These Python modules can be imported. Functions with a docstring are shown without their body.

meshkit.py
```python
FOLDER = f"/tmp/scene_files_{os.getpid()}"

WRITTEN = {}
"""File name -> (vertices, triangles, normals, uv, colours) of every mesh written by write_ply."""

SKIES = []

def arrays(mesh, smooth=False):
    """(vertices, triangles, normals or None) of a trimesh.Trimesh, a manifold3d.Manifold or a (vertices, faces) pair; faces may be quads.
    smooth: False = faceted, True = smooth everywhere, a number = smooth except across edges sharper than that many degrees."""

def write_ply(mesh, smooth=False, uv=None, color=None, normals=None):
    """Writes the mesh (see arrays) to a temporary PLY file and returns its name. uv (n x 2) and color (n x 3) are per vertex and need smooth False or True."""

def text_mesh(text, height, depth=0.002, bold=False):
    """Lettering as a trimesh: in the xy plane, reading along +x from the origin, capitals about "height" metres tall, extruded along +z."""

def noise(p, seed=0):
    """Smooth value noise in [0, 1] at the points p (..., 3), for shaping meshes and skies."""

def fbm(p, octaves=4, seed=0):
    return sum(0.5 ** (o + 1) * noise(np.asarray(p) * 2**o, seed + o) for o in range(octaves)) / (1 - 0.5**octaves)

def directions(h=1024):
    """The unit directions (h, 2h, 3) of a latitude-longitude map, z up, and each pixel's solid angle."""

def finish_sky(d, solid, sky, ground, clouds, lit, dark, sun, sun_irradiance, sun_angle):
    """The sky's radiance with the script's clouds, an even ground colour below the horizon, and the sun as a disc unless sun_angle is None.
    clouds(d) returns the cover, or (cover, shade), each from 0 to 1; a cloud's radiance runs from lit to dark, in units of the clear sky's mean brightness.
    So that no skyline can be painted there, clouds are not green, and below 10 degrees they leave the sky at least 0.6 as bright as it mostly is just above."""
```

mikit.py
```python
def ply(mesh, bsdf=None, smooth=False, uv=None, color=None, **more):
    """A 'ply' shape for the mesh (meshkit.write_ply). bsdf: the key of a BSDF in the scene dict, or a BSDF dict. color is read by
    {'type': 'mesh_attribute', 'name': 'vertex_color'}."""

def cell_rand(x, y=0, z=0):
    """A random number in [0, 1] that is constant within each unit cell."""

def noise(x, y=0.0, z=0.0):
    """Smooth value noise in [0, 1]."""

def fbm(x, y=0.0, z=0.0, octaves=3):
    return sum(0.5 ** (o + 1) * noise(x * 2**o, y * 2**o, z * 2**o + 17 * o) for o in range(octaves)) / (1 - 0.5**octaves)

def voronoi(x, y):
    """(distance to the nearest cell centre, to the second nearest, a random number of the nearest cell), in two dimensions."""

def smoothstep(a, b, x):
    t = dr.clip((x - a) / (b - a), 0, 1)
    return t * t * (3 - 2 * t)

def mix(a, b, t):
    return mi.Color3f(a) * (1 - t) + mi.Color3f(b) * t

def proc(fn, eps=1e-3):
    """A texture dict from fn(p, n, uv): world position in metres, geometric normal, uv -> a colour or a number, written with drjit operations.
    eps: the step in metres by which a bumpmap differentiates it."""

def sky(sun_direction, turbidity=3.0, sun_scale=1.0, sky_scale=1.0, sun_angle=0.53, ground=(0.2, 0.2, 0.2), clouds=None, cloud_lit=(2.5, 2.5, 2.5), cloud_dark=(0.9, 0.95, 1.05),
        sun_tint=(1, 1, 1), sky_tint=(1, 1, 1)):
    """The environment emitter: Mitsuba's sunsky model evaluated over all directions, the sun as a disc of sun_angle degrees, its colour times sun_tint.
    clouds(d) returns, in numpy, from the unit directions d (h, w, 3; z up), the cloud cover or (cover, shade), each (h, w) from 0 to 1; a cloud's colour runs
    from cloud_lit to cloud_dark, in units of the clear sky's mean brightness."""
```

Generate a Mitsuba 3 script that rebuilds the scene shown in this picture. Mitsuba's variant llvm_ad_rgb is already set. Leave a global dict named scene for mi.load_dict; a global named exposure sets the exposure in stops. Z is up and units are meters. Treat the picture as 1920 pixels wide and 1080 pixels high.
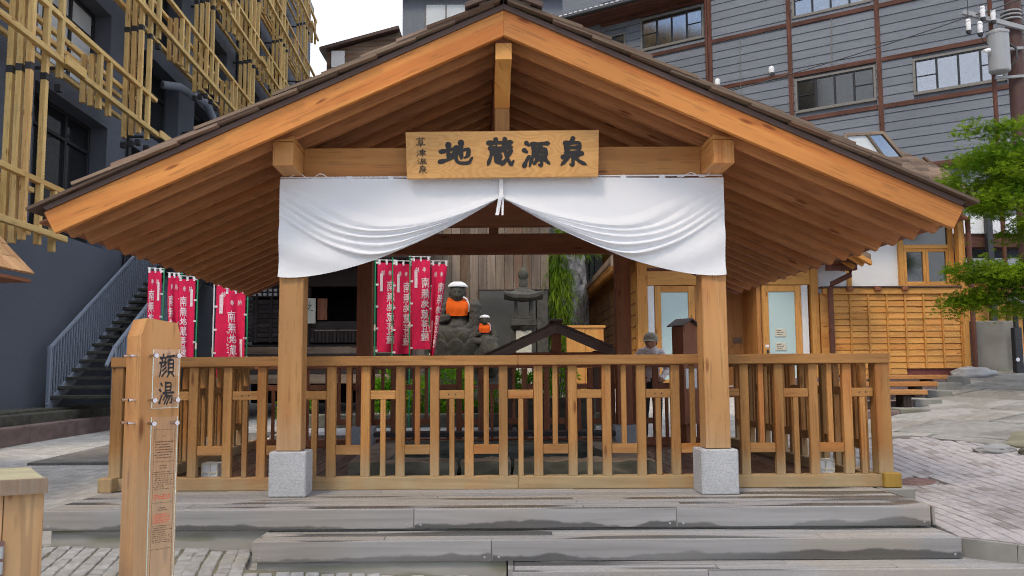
import math, random
import numpy as np, trimesh, manifold3d as m3
import drjit as dr, mitsuba as mi, mikit
from meshkit import noise as hnoise, fbm as hfbm
from mikit import noise, fbm, cell_rand, smoothstep, mix, voronoi
from shapely.geometry import Polygon, Point
from shapely.ops import unary_union
from scipy.interpolate import RBFInterpolator

T = mi.ScalarTransform4f
rnd = random.Random(7)
nrs = np.random.RandomState(11)
scene, labels = {}, {}

# ------------------------------------------------------------------ camera, sky, exposure
PIT, ROLL, YAW = math.radians(5.54), math.radians(0.33), math.radians(0.17)
_fw = np.array([math.sin(YAW) * math.cos(PIT), math.cos(YAW) * math.cos(PIT), math.sin(PIT)])
_r = np.cross(_fw, [0, 0, 1]); _r /= np.linalg.norm(_r)
_u = np.cross(_r, _fw)
_up = _u * math.cos(ROLL) + _r * math.sin(ROLL)
scene['camera'] = {'type': 'perspective', 'fov': math.degrees(2 * math.atan(960 / 1650.)), 'fov_axis': 'x',
                   'to_world': T().look_at(origin=[0, 0, 1], target=[float(_fw[0]), float(_fw[1]), float(1 + _fw[2])], up=[float(x) for x in _up]),
                   'near_clip': 0.05, 'far_clip': 400.0}


def sky_clouds(d):
    p = d / (0.25 + np.abs(d[..., 2:3]))
    c = hfbm(p * 1.6 + 3.1, 5, 3)
    cover = np.clip((c - 0.36) / 0.16, 0, 1)
    bank = np.clip(0.5 + 1.5 * d[..., 1], 0, 1)          # a broad cloud bank ahead, broken cloud behind
    low = np.clip(1.0 - d[..., 2] / 0.15, 0, 1)
    cover = np.clip(cover + bank + low, 0, 1)
    shade = 0.35 * hfbm(p * 2.3 + 9.0, 4, 8)
    return cover, shade


scene['sky'] = mikit.sky((-0.35, -0.62, 0.80), turbidity=3, sun_scale=0.20, sky_scale=1.0, sun_angle=14, clouds=sky_clouds,
                         cloud_lit=(2.56, 2.66, 2.86), cloud_dark=(1.45, 1.5, 1.65), sky_tint=(1, 1, 1.0), ground=(0.25, 0.24, 0.23))
exposure = 2.5

# ------------------------------------------------------------------ materials
def P(base, rough=0.6, spec=0.3, two=True, **k):
    d = {'type': 'principled', 'base_color': mikit.proc(base) if callable(base) else {'type': 'rgb', 'value': list(base)},
         'roughness': mikit.proc(rough) if callable(rough) else float(rough), 'specular': float(spec), **k}
    return {'type': 'twosided', 'bsdf': d} if two else d


def sat(x):
    return dr.clip(x, 0, 1)


def wood(c1, c2, freq=42.0, var=0.22, weather=None, blotch=0.18):
    def fn(p, n, uv):
        k = dr.floor(uv.y / 16)
        tone = cell_rand(k, 3)
        w = noise(uv.x * 0.9, uv.y * 2.0, k)
        g = fbm(uv.x * 1.3 + k * 7, uv.y * freq + w * 5, k, octaves=3)
        ring = noise(uv.x * 0.45, uv.y * 14 + w * 4, k + 40)
        t = sat(-0.02 + 0.60 * g + 0.55 * ring)
        c = mix(c2, c1, t) * (1 - var / 2 + var * tone)
        streak = smoothstep(.58, .80, noise(uv.x * 0.55 + 11 * tone, uv.y * 9 + w, k + 7))
        c = c * mix(mi.Color3f(1.0), mi.Color3f(.88, .70, .58), streak * (.35 + blotch))
        pore = smoothstep(.70, .86, noise(uv.x * 5.0, uv.y * freq * 2.6, k + 21))
        c = c * (1 - .22 * pore)
        kx, ky = uv.x * 1.9 + 5 * tone, uv.y * 8.5 + 3 * tone
        kd, k2, kr = voronoi(kx, ky)
        knot = smoothstep(.16, .05, kd) * dr.select(kr > .86, 1.0, 0.0)
        c = c * mix(mi.Color3f(1.0), mi.Color3f(.48, .36, .28), knot)
        hue = mi.Color3f(1.0 + 0.05 * (cell_rand(k, 9) - 0.5), 1.0, 1.0 - 0.10 * (cell_rand(k, 5) - 0.5))
        b = noise(p.x * 2.2, p.y * 2.2, p.z * 1.4)
        c = c * hue * (1 - blotch / 2 + blotch * b)
        if weather is not None:
            wz = smoothstep(weather[0], weather[1], p.z + 0.25 * (noise(p.x * 3.1, p.y * 3.1, p.z * 2) - 0.5)) * -1 + 1
            wz = wz * (0.55 + 0.45 * noise(p.x * 9, p.y * 9, p.z * 1.5))
            c = mix(c, mi.Color3f(weather[2]) * (0.8 + 0.4 * g), sat(wz * weather[3]))
        return c
    return fn


M = {}
def mat(name, d):
    scene['m_' + name] = d
    M[name] = 'm_' + name


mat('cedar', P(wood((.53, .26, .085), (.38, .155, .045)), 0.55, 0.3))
mat('cedar_post', P(wood((.44, .235, .092), (.34, .16, .056), weather=(0.25, 0.75, (.40, .29, .18), 0.7), blotch=0.35), 0.55, 0.3))
mat('cedar_red', P(wood((.58, .245, .062), (.39, .125, .028), 34.0, 0.25, blotch=0.4), 0.5, 0.3))
mat('cedar_shaded', P(wood((.33, .13, .066), (.21, .078, .040)), 0.6, 0.25))  # same cedar as the front, with the shade under the roof put into its colour
mat('cedar_roof', P(wood((.54, .245, .10), (.37, .15, .06), blotch=.25), 0.6, 0.25))
mat('ochre', P(wood((.36, .235, .05), (.26, .16, .03)), 0.6, 0.25))
mat('rail', P(wood((.43, .222, .074), (.29, .134, .042), 42.0, 0.42, weather=(0.04, 0.42, (.35, .275, .16), 0.95), blotch=0.5), 0.6, 0.25))
mat('yellow_wood', P(wood((.66, .335, .095), (.55, .255, .062), 30.0, 0.22), 0.55, 0.3))
mat('pale_timber', P(wood((.70, .50, .215), (.58, .39, .145), 30.0, 0.2), 0.6, 0.25))
mat('dark_wood', P(wood((.060, .048, .045), (.030, .024, .024), 40.0, 0.5), 0.7, 0.2))
mat('plank_old', P(wood((.27, .215, .165), (.14, .105, .085), 36.0, 0.45, blotch=0.5), 0.75, 0.2))
mat('cabinet_wood', P(wood((.52, .33, .17), (.40, .22, .10), 22.0, 0.2), 0.6, 0.25))
mat('lid_wood', P(wood((.40, .37, .25), (.29, .26, .17), 20.0, 0.2), 0.7, 0.2))
mat('shingle', P(wood((.21, .15, .11), (.10, .068, .05), 40.0, 0.7, blotch=0.6), 0.7, 0.25))
mat('shake_new', P(wood((.50, .30, .15), (.34, .18, .08), 30.0, 0.4), 0.7, 0.25))


def deck_col(p, n, uv):
    k = dr.floor(uv.y / 16)
    v = uv.y - 16 * k - 8
    w = noise(uv.x * 0.8, uv.y * 2.0, k)
    g = fbm(uv.x * 1.1, uv.y * 30 + w * 4, k, octaves=3)
    c = mix((.195, .19, .19), (.29, .285, .285), sat(g * 1.1)) * (0.85 + 0.3 * cell_rand(k, 2))
    c = mix(c, mi.Color3f(.30, .25, .18), 0.35 * smoothstep(.45, .7, noise(p.x * 1.2, p.y * 4, 3.0)))
    c = c * (0.93 + 0.14 * noise(uv.x * 2.2, uv.y * 90, k))
    return c * (1 - 0.80 * sat(deck_wet(p, n, uv)))


def deck_wet(p, n, uv):
    k = dr.floor(uv.y / 16)
    v = uv.y - 16 * k - 8
    edge = -0.036 + 0.045 * (fbm(p.x * 3.5, k * 3.1, 1.0, octaves=5) - 0.5) * 2 + 0.05 * (noise(p.x * 0.6, k, 4.0) - 0.5)
    face = smoothstep(edge + 0.011, edge - 0.009, v) * (0.42 + 0.50 * noise(p.x * 0.9, k, 9.0))
    top = smoothstep(0.60, 0.68, fbm(p.x * 0.75 + 5, p.y * 3.2, k * 0.35, octaves=3) + 0.10 * smoothstep(0.4, 0.7, noise(p.x * 0.5, p.y * 1.4, 2.0)))
    return dr.select(dr.abs(n.z) > 0.5, top * 0.85, face)


mat('deck', P(deck_col, lambda p, n, uv: 0.72 - 0.5 * deck_wet(p, n, uv) * dr.select(dr.abs(n.z) > 0.5, 1.0, 0.25), 0.3))


def granite(p, n, uv):
    a = noise(p.x * 210, p.y * 210, p.z * 210)
    b = noise(p.x * 95, p.y * 95, p.z * 95 + 7)
    c = mix((.20, .205, .215), (.52, .53, .545), sat(0.1 + 0.55 * a + 0.45 * b))
    return c * (0.9 + 0.2 * noise(p.x * 4, p.y * 4, p.z * 4))


mat('granite', P(granite, 0.65, 0.3))


def concrete(p, n, uv):
    f = fbm(p.x * 3, p.y * 3, p.z * 3, octaves=4)
    s = smoothstep(.5, .75, noise(p.x * 5, p.y * 5, p.z * 0.8))
    c = mix((.30, .29, .27), (.17, .165, .15), sat(f * 1.2 - .1))
    moss = smoothstep(.52, .7, fbm(p.x * 2.2, p.y * 2.2, p.z * 5 + 4, octaves=3))
    return mix(c, (.17, .175, .10), 0.5 * moss) * (1 - 0.25 * s)


mat('concrete', P(concrete, 0.85, 0.2))


mat('riser', P(lambda p, n, uv: mix(mix((.36, .35, .32), (.28, .27, .245), fbm(p.x * 4, p.y * 4, p.z * 8, octaves=3)), (.17, .175, .11), sat(smoothstep(.5, .8, noise(p.x * 3, 1.0, p.z * 14)) * .6)), 0.85, 0.2))
mat('wet_floor', P(wood((.16, .088, .066), (.085, .048, .040), 30.0, 0.4), 0.35, 0.4))


def sett_col(p, n, uv):
    k = dr.floor(uv.y / 16)
    f = fbm(p.x * 26, p.y * 26, p.z * 26, octaves=3)
    t = cell_rand(k, 1)
    c = mix((.26, .25, .235), (.36, .355, .35), sat(t * .7 + f * .5)) * (0.75 + 0.45 * f)
    return mix(c, mi.Color3f(.27, .255, .19), 0.35 * smoothstep(.5, .75, noise(p.x * 2, p.y * 2, 5.0)))


mat('sett', P(sett_col, 0.8, 0.25))


def brick_col(p, n, uv):
    k = dr.floor(uv.y / 16)
    f = fbm(p.x * 22, p.y * 22, 1.0, octaves=3)
    t = cell_rand(k, 1)
    c = mix((.345, .32, .325), (.305, .285, .29), t)
    c = dr.select(mi.Bool(cell_rand(k, 4) > 0.93), mi.Color3f(.25, .225, .22), c)
    big = smoothstep(.55, .75, fbm(p.x * 0.9, p.y * 0.9, 8.0, octaves=3))
    return c * (0.78 + 0.4 * f) * (1 - 0.28 * big)


mat('brick', P(brick_col, 0.75, 0.25))


def ground_col(p, n, uv):
    f = fbm(p.x * 9, p.y * 9, 1.0, octaves=4)
    g = fbm(p.x * .7, p.y * .7, 3.0, octaves=3)
    c = mix((.34, .33, .31), (.45, .44, .43), sat(f)) * (0.8 + .35 * g)
    # far-off setts: fine joints only
    jx = dr.abs(p.x / .13 - dr.floor(p.x / .13) - .5)
    jy = dr.abs(p.y / .13 - dr.floor(p.y / .13) - .5)
    j = smoothstep(.43, .49, dr.maximum(jx, jy))
    return mix(c, (.24, .235, .20), j * .6) * (0.85 + 0.3 * cell_rand(dr.floor(p.x / .13), dr.floor(p.y / .13)))


mat('ground', P(ground_col, 0.85, 0.2))
mat('joint', P(lambda p, n, uv: mix((.13, .12, .085), (.20, .185, .14), noise(p.x * 8, p.y * 8, 1.0)), 0.9, 0.1))


def road_col(p, n, uv):
    f = fbm(p.x * 16, p.y * 16, p.z * 3, octaves=4)
    worn = smoothstep(.44, .58, fbm(p.x * 1.5 + 4, p.y * 1.5, 2.0, octaves=5))
    k = dr.floor(uv.y / 16)
    c = mix((.25, .242, .228), (.175, .160, .142), worn * .7) * (.82 + .36 * cell_rand(k, 3))
    light = smoothstep(.58, .68, fbm(p.x * 2.6 + 3, p.y * 2.6, 6.0, octaves=4))
    return mix(c, (.36, .35, .325), light * .15) * (0.72 + 0.5 * f)


mat('road', P(road_col, 0.85, 0.2))


def plaster(p, n, uv):
    f = noise(p.x * 30, p.y * 30, p.z * 30)
    g = fbm(p.x * .8, p.y * .8, p.z * .6, octaves=4)
    return mi.Color3f(.098, .111, .140) * (0.8 + .18 * f + .28 * g)


mat('plaster', P(plaster, 0.85, 0.25))


def siding(p, n, uv):
    k = dr.floor(uv.y / 16)
    g = fbm(uv.x * 1.5, uv.y * 40, k, octaves=3)
    return mi.Color3f(.180, .20, .235) * (0.86 + .2 * g + .14 * (cell_rand(k, 2) - .5)) * (0.9 + .2 * fbm(p.x * .5, p.z * .7, 2.0, octaves=3))


mat('siding', P(siding, 0.7, 0.3))
mat('brown_trim', P(wood((.145, .062, .044), (.08, .035, .028), 30.0, 0.35, blotch=0.5), 0.65, 0.25))
mat('frame_gray', P((.20, .19, .175), 0.5, 0.3))
mat('frame_dark', P((.022, .023, .027), 0.4, 0.4))
mat('metal_dark', P((.03, .03, .034), 0.45, 0.5))
mat('trim_dark', P((.095, .060, .050), 0.5, 0.3))
mat('white_plaster', P((.74, .75, .77), 0.8, 0.2))
mat('white', P((.78, .78, .80), 0.5, 0.3))
mat('cloth_white', P(lambda p, n, uv: mi.Color3f(.72, .73, .755) * (0.97 + .04 * noise(p.x * 260, 1.0, p.z * 260)), 0.85, 0.15))
mat('steel_blue', P((.25, .29, .36), 0.5, 0.4))
mat('steel_gray', P((.30, .31, .325), 0.4, 0.5))
mat('chrome', {'type': 'roughconductor', 'material': 'Cr', 'alpha': 0.12})
mat('ink', P((.018, .016, .016), 0.5, 0.3))
mat('ink_brown', P((.075, .03, .018), 0.5, 0.3))
mat('green_pole', P((.03, .30, .13), 0.4, 0.4))
mat('cream', P((.62, .60, .50), 0.7, 0.2))
mat('orange_cloth', P((.74, .12, .012), 0.8, 0.15))
mat('red_cloth', {'type': 'twosided', 'bsdf': {'type': 'diffuse', 'reflectance': {'type': 'rgb', 'value': [.70, .030, .10]}}})
mat('pink_ink', P((.80, .68, .72), 0.8, 0.1))
mat('skin', P((.47, .26, .17), 0.55, 0.3))
mat('cap', P((.44, .43, .36), 0.85, 0.15))
mat('shirt', P(lambda p, n, uv: mi.Color3f(.76, .73, .77) * (0.92 + .1 * noise(p.x * 30, p.y * 30, p.z * 18)), 0.8, 0.15))
mat('trousers', P((.045, .045, .055), 0.85, 0.15))
mat('hair', P((.03, .025, .022), 0.7, 0.2))
mat('purple_stone', P(lambda p, n, uv: mi.Color3f(.17, .12, .115) * (0.6 + .8 * fbm(p.x * 5, p.y * 5, p.z * 9, octaves=4)), 0.75, 0.3))
mat('red_base', P((.17, .055, .05), 0.7, 0.2))
mat('pole_brown', P((.085, .046, .042), 0.6, 0.3))
mat('rust', P(lambda p, n, uv: mi.Color3f(.15, .085, .075) * (0.7 + .6 * noise(p.x * 40, p.y * 40, 1.0)), 0.7, 0.4))


def stone_dark(p, n, uv):
    f = fbm(p.x * 9, p.y * 9, p.z * 9, octaves=4)
    m = smoothstep(.45, .65, fbm(p.x * 3 + 5, p.y * 3, p.z * 3, octaves=3))
    c = mix((.105, .10, .088), (.040, .039, .036), sat(f * 1.5 - .3))
    return mix(c, (.095, .10, .06), m * 0.35) * (0.75 + .5 * noise(p.x * 45, p.y * 45, p.z * 45))


mat('stone_dark', P(stone_dark, 0.8, 0.25))
mat('slate', P(lambda p, n, uv: mix((.035, .037, .036), (.085, .082, .072), sat(1.6 * fbm(p.x * 1.6, p.y, p.z * 2.5, octaves=4) - .35)), 0.22, 0.5))


def rock_col(p, n, uv):
    f = fbm(p.x * 3, p.y * 3, p.z * 3, octaves=5)
    return mix((.42, .42, .43), (.13, .13, .13), sat(1.7 * f - .4))


mat('rock', P(rock_col, 0.85, 0.2))


def rough_stone(p, n, uv):
    f = fbm(p.x * 6, p.y * 6, p.z * 12, octaves=5)
    top = smoothstep(.3, .8, n.z)
    c = mix((.085, .085, .065), (.20, .20, .165), sat(1.7 * f - .35))
    return mix(c, mi.Color3f(.33, .24, .18) * (.5 + f), top * .6)


mat('rough_stone', P(rough_stone, 0.85, 0.2))


def leafm(c1, c2, trans):
    fn = lambda p, n, uv: mix(c1, c2, sat(fbm(p.x * 2.6, p.y * 2.6, p.z * 2.6, octaves=3) * 1.6 - .3)) * (0.7 + .6 * noise(p.x * 23, p.y * 23, p.z * 23))
    return {'type': 'principledthin', 'base_color': mikit.proc(fn), 'roughness': 0.5, 'diff_trans': float(trans), 'spec_trans': 0.0}


mat('maple', leafm((.045, .13, .012), (.28, .40, .022), 1.0))
mat('bush', leafm((.09, .30, .02), (.26, .50, .035), 1.0))
mat('grass', leafm((.09, .20, .016), (.27, .38, .04), 0.9))
mat('yellow_petal', P((.75, .52, .03), 0.7, 0.1))
mat('red_petal', P((.60, .05, .03), 0.7, 0.1))
mat('bark', P(lambda p, n, uv: mi.Color3f(.10, .08, .062) * (0.5 + fbm(p.x * 12, p.y * 12, p.z * 4, octaves=3)), 0.9, 0.1))
mat('glass', {'type': 'blendbsdf', 'weight': 0.34,
              'a': P((.018, .020, .024), 0.08, 0.6), 'b': {'type': 'twosided', 'bsdf': {'type': 'roughconductor', 'alpha': 0.012, 'specular_reflectance': {'type': 'rgb', 'value': [.80, .86, .97]}}}})
mat('glass_dark', {'type': 'blendbsdf', 'weight': 0.06,
              'a': P((.012, .013, .014), 0.08, 0.6), 'b': {'type': 'twosided', 'bsdf': {'type': 'roughconductor', 'alpha': 0.012, 'specular_reflectance': {'type': 'rgb', 'value': [.85, .88, .90]}}}})
mat('frosted', P((.47, .62, .62), 0.25, 0.5))
mat('curtain_pane', P((.60, .64, .66), 0.25, 0.5))
mat('clear', {'type': 'thindielectric', 'int_ior': 1.5})
mat('water', P((.02, .03, .03), 0.05, 0.6))
mat('roof_gray', P((.24, .26, .29), 0.5, 0.35))
mat('lamp_panel', P((.70, .72, .74), 0.4, 0.3))


def board_col(p, n, uv):
    a = fbm(p.x * 1.6, p.z * 5.5, 2.0, octaves=3)
    r = p.x * 2.2 + a * 5.0 + p.z * 3
    g = 0.5 + 0.5 * dr.sin((a * 26 + r) * 3.0)
    f = noise(p.x * 60, p.z * 240, 1.0)
    return mix((.60, .335, .115), (.47, .225, .06), sat(0.10 + .5 * g + .25 * f)) * (0.92 + .16 * noise(p.x * 3, p.z * 6, 4.0))


mat('board', P(board_col, 0.45, 0.35))

# ------------------------------------------------------------------ entries
XF = [None]
count = {}


def key_for(base):
    n = count.get(base, 0)
    count[base] = n + 1
    return base if n == 0 else f'{base}_{n:03d}'


def put(base, mesh, m, smooth=False, label=None, cat=None, group=None, kind=None, raw=None):
    k = key_for(base)
    uv = None
    if isinstance(mesh, tuple) and len(mesh) == 3:
        v, f, uv = mesh
        mesh = (v, f)
    elif isinstance(mesh, trimesh.Trimesh):
        mesh = trimesh.Trimesh(mesh.vertices, mesh.faces, process=False)
    if XF[0] is not None:
        if isinstance(mesh, tuple):
            mesh = (XF[0](np.array(mesh[0], float)), mesh[1])
        else:
            mesh.vertices = XF[0](np.array(mesh.vertices))
    if smooth not in (False, None, True) and uv is not None:
        uv = None
    scene[k] = mikit.ply(mesh, M[m], smooth=smooth, uv=uv)
    if label or kind:
        tag(k, label, cat, group, kind)
    return k


def part(parent, name, mesh, m, smooth=False, label=None, kind=None):
    return put(parent + '__' + name, mesh, m, smooth, label=label, kind=kind)


def tag(k, label=None, cat=None, group=None, kind=None):
    d = {}
    if label: d['label'] = label
    if cat: d['category'] = cat
    if group: d['group'] = group
    if kind: d['kind'] = kind
    labels[k] = d


def thing(name, label, cat, group=None, kind=None):
    k = key_for(name)
    tag(k, label, cat, group, kind)
    return k


def join(ms):
    ms = [m for m in ms if m is not None and len(m[1])]
    vs, fs, us, o = [], [], [], 0
    for m in ms:
        vs.append(np.asarray(m[0], float)); fs.append(np.asarray(m[1]) + o)
        us.append(m[2] if len(m) > 2 else np.zeros((len(m[0]), 2)))
        o += len(m[0])
    return np.vstack(vs), np.vstack(fs), np.vstack(us)


def _cbt():
    c = np.array([[x, y, z] for x in (-1, 1) for y in (-1, 1) for z in (-1, 1)])
    polys = []
    idx = lambda s: int((s[0] > 0) * 4 + (s[1] > 0) * 2 + (s[2] > 0))
    for a in range(3):
        b, d = (a + 1) % 3, (a + 2) % 3
        for s in (-1, 1):
            q = []
            for (p, r) in ((-1, -1), (1, -1), (1, 1), (-1, 1)) if s > 0 else ((-1, -1), (-1, 1), (1, 1), (1, -1)):
                v = [0, 0, 0]; v[a], v[b], v[d] = s, p, r
                q.append((idx(v), a))
            polys.append((q, a))
        for p in (-1, 1):
            for r in (-1, 1):
                lo, hi = [0, 0, 0], [0, 0, 0]
                lo[a], hi[a] = -1, 1
                lo[b] = hi[b] = p; lo[d] = hi[d] = r
                q = [(idx(lo), b), (idx(hi), b), (idx(hi), d), (idx(lo), d)]
                if p * r < 0: q = q[::-1]
                polys.append((q, b))
    for i in range(8):
        q = [(i, 0), (i, 1), (i, 2)]
        if c[i].prod() < 0: q = q[::-1]
        polys.append((q, 2))
    ci, ax, fx, f, o = [], [], [], [], 0
    for q, a in polys:
        for (i, w) in q:
            ci.append(i); ax.append(w); fx.append(a)
        f += [[o, o + j, o + j + 1] for j in range(1, len(q) - 1)]
        o += len(q)
    return c[ci], np.array(ax), np.array(fx), np.array(f)


CBS, CBA, CBF, CBT = _cbt()


def cbox(size, center=(0, 0, 0), R=None, bev=0.004, grain=None):
    """Chamfered box with its own faces; uv runs along the longest side."""
    h = np.asarray(size, float) / 2
    b = min(bev, 0.35 * h.min())
    ins = np.ones((len(CBS), 3)) * b
    ins[np.arange(len(CBS)), CBA] = 0
    v = CBS * (h - ins)
    g = int(np.argmax(h)) if grain is None else grain
    o = [i for i in range(3) if i != g]
    cross = np.where(CBF == o[0], o[1], o[0])
    end = CBF == g
    k = rnd.randrange(64)
    uu = v[:, g] + rnd.random() * 40
    vv = v[np.arange(len(v)), cross]
    vv = np.where(CBF == o[0], vv, vv + (0 if True else 0))
    uu = np.where(end, v[:, o[0]] * 6 + uu, uu)
    uv = np.stack([uu, vv + 16 * k + 8], 1)
    if R is not None: v = v @ np.asarray(R).T
    return v + np.asarray(center, float), CBT, uv


def bx(x0, x1, y0, y1, z0, z1, bev=0.004, grain=None):
    return cbox((x1 - x0, y1 - y0, z1 - z0), ((x0 + x1) / 2, (y0 + y1) / 2, (z0 + z1) / 2), None, bev, grain)


def bar(p0, p1, w, h, up=(0, 0, 1), bev=0.003):
    p0, p1 = np.asarray(p0, float), np.asarray(p1, float)
    a = p1 - p0; L = np.linalg.norm(a); a /= L
    s = np.cross(up, a); n = np.linalg.norm(s)
    if n < 1e-6: s = np.array([1.0, 0, 0])
    else: s /= n
    t = np.cross(a, s)
    return cbox((L, w, h), (p0 + p1) / 2, np.stack([a, s, t], 1), bev, 0)


class Frame:
    """Facade frame: s along the wall, d outwards, z up."""
    def __init__(self, o, ux):
        self.o = np.asarray(o, float)
        u = np.array([ux[0], ux[1], 0.0]); self.u = u / np.linalg.norm(u)
        self.n = np.cross(self.u, [0, 0, 1])
        self.R = np.stack([self.u, -self.n, [0, 0, 1]], 1)

    def pt(self, s, d, z):
        return self.o + self.u * s + self.n * d + np.array([0, 0, 1.0]) * z

    def box(self, s0, s1, d0, d1, z0, z1, bev=0.004, grain=None):
        return cbox((s1 - s0, abs(d1 - d0), z1 - z0), self.pt((s0 + s1) / 2, (d0 + d1) / 2, (z0 + z1) / 2), self.R, bev, grain)

    def prism(self, poly, d0, d1, ang=0.0):
        return prism(poly, d0, d1, lambda a, b, h: self.o + np.outer(a, self.u) + np.outer(h, self.n) + np.outer(b, [0, 0, 1.0]), ang)


def tri2d(poly):
    if not isinstance(poly, Polygon): poly = Polygon(poly)
    if not poly.exterior.is_ccw: poly = Polygon(list(poly.exterior.coords)[::-1], [list(r.coords) for r in poly.interiors])
    v, f = trimesh.creation.triangulate_polygon(poly, engine='earcut')
    a, b, c = (v[f[:, i]] for i in range(3))
    ar = (b[:, 0] - a[:, 0]) * (c[:, 1] - a[:, 1]) - (b[:, 1] - a[:, 1]) * (c[:, 0] - a[:, 0])
    f = np.where(ar[:, None] < 0, f[:, ::-1], f)
    rings = [np.array(poly.exterior.coords)[:-1]] + [np.array(r.coords)[:-1] for r in poly.interiors]
    return v, f, rings


def prism(poly, h0, h1, fn, ang=0.0):
    v, f, rings = tri2d(poly)
    k = rnd.randrange(64); ca, sa = math.cos(ang), math.sin(ang); u0 = rnd.random() * 40
    UV = lambda a, b: np.stack([a * ca + b * sa + u0, -a * sa + b * ca + 16 * k + 8], 1)
    out = []
    for h, flip in ((h0, True), (h1, False)):
        out.append((fn(v[:, 0], v[:, 1], np.full(len(v), h)), f[:, ::-1] if flip else f, UV(v[:, 0], v[:, 1])))
    for r in rings:
        n = len(r); r2 = np.roll(r, -1, 0)
        a = np.concatenate([r[:, 0], r2[:, 0], r2[:, 0], r[:, 0]]); b = np.concatenate([r[:, 1], r2[:, 1], r2[:, 1], r[:, 1]])
        h = np.concatenate([np.full(n, h0), np.full(n, h0), np.full(n, h1), np.full(n, h1)])
        i = np.arange(n)
        ff = np.vstack([np.stack([i, i + n, i + 2 * n], 1), np.stack([i, i + 2 * n, i + 3 * n], 1)])
        uv = UV(a, b); uv[:, 1] += (h - h0) * 0.9
        out.append((fn(a, b, h), ff, uv))
    m = join(out)
    # outward check
    t = trimesh.Trimesh(m[0], m[1], process=False)
    return (m[0], m[1][:, ::-1], m[2]) if t.volume < 0 else m


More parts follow.
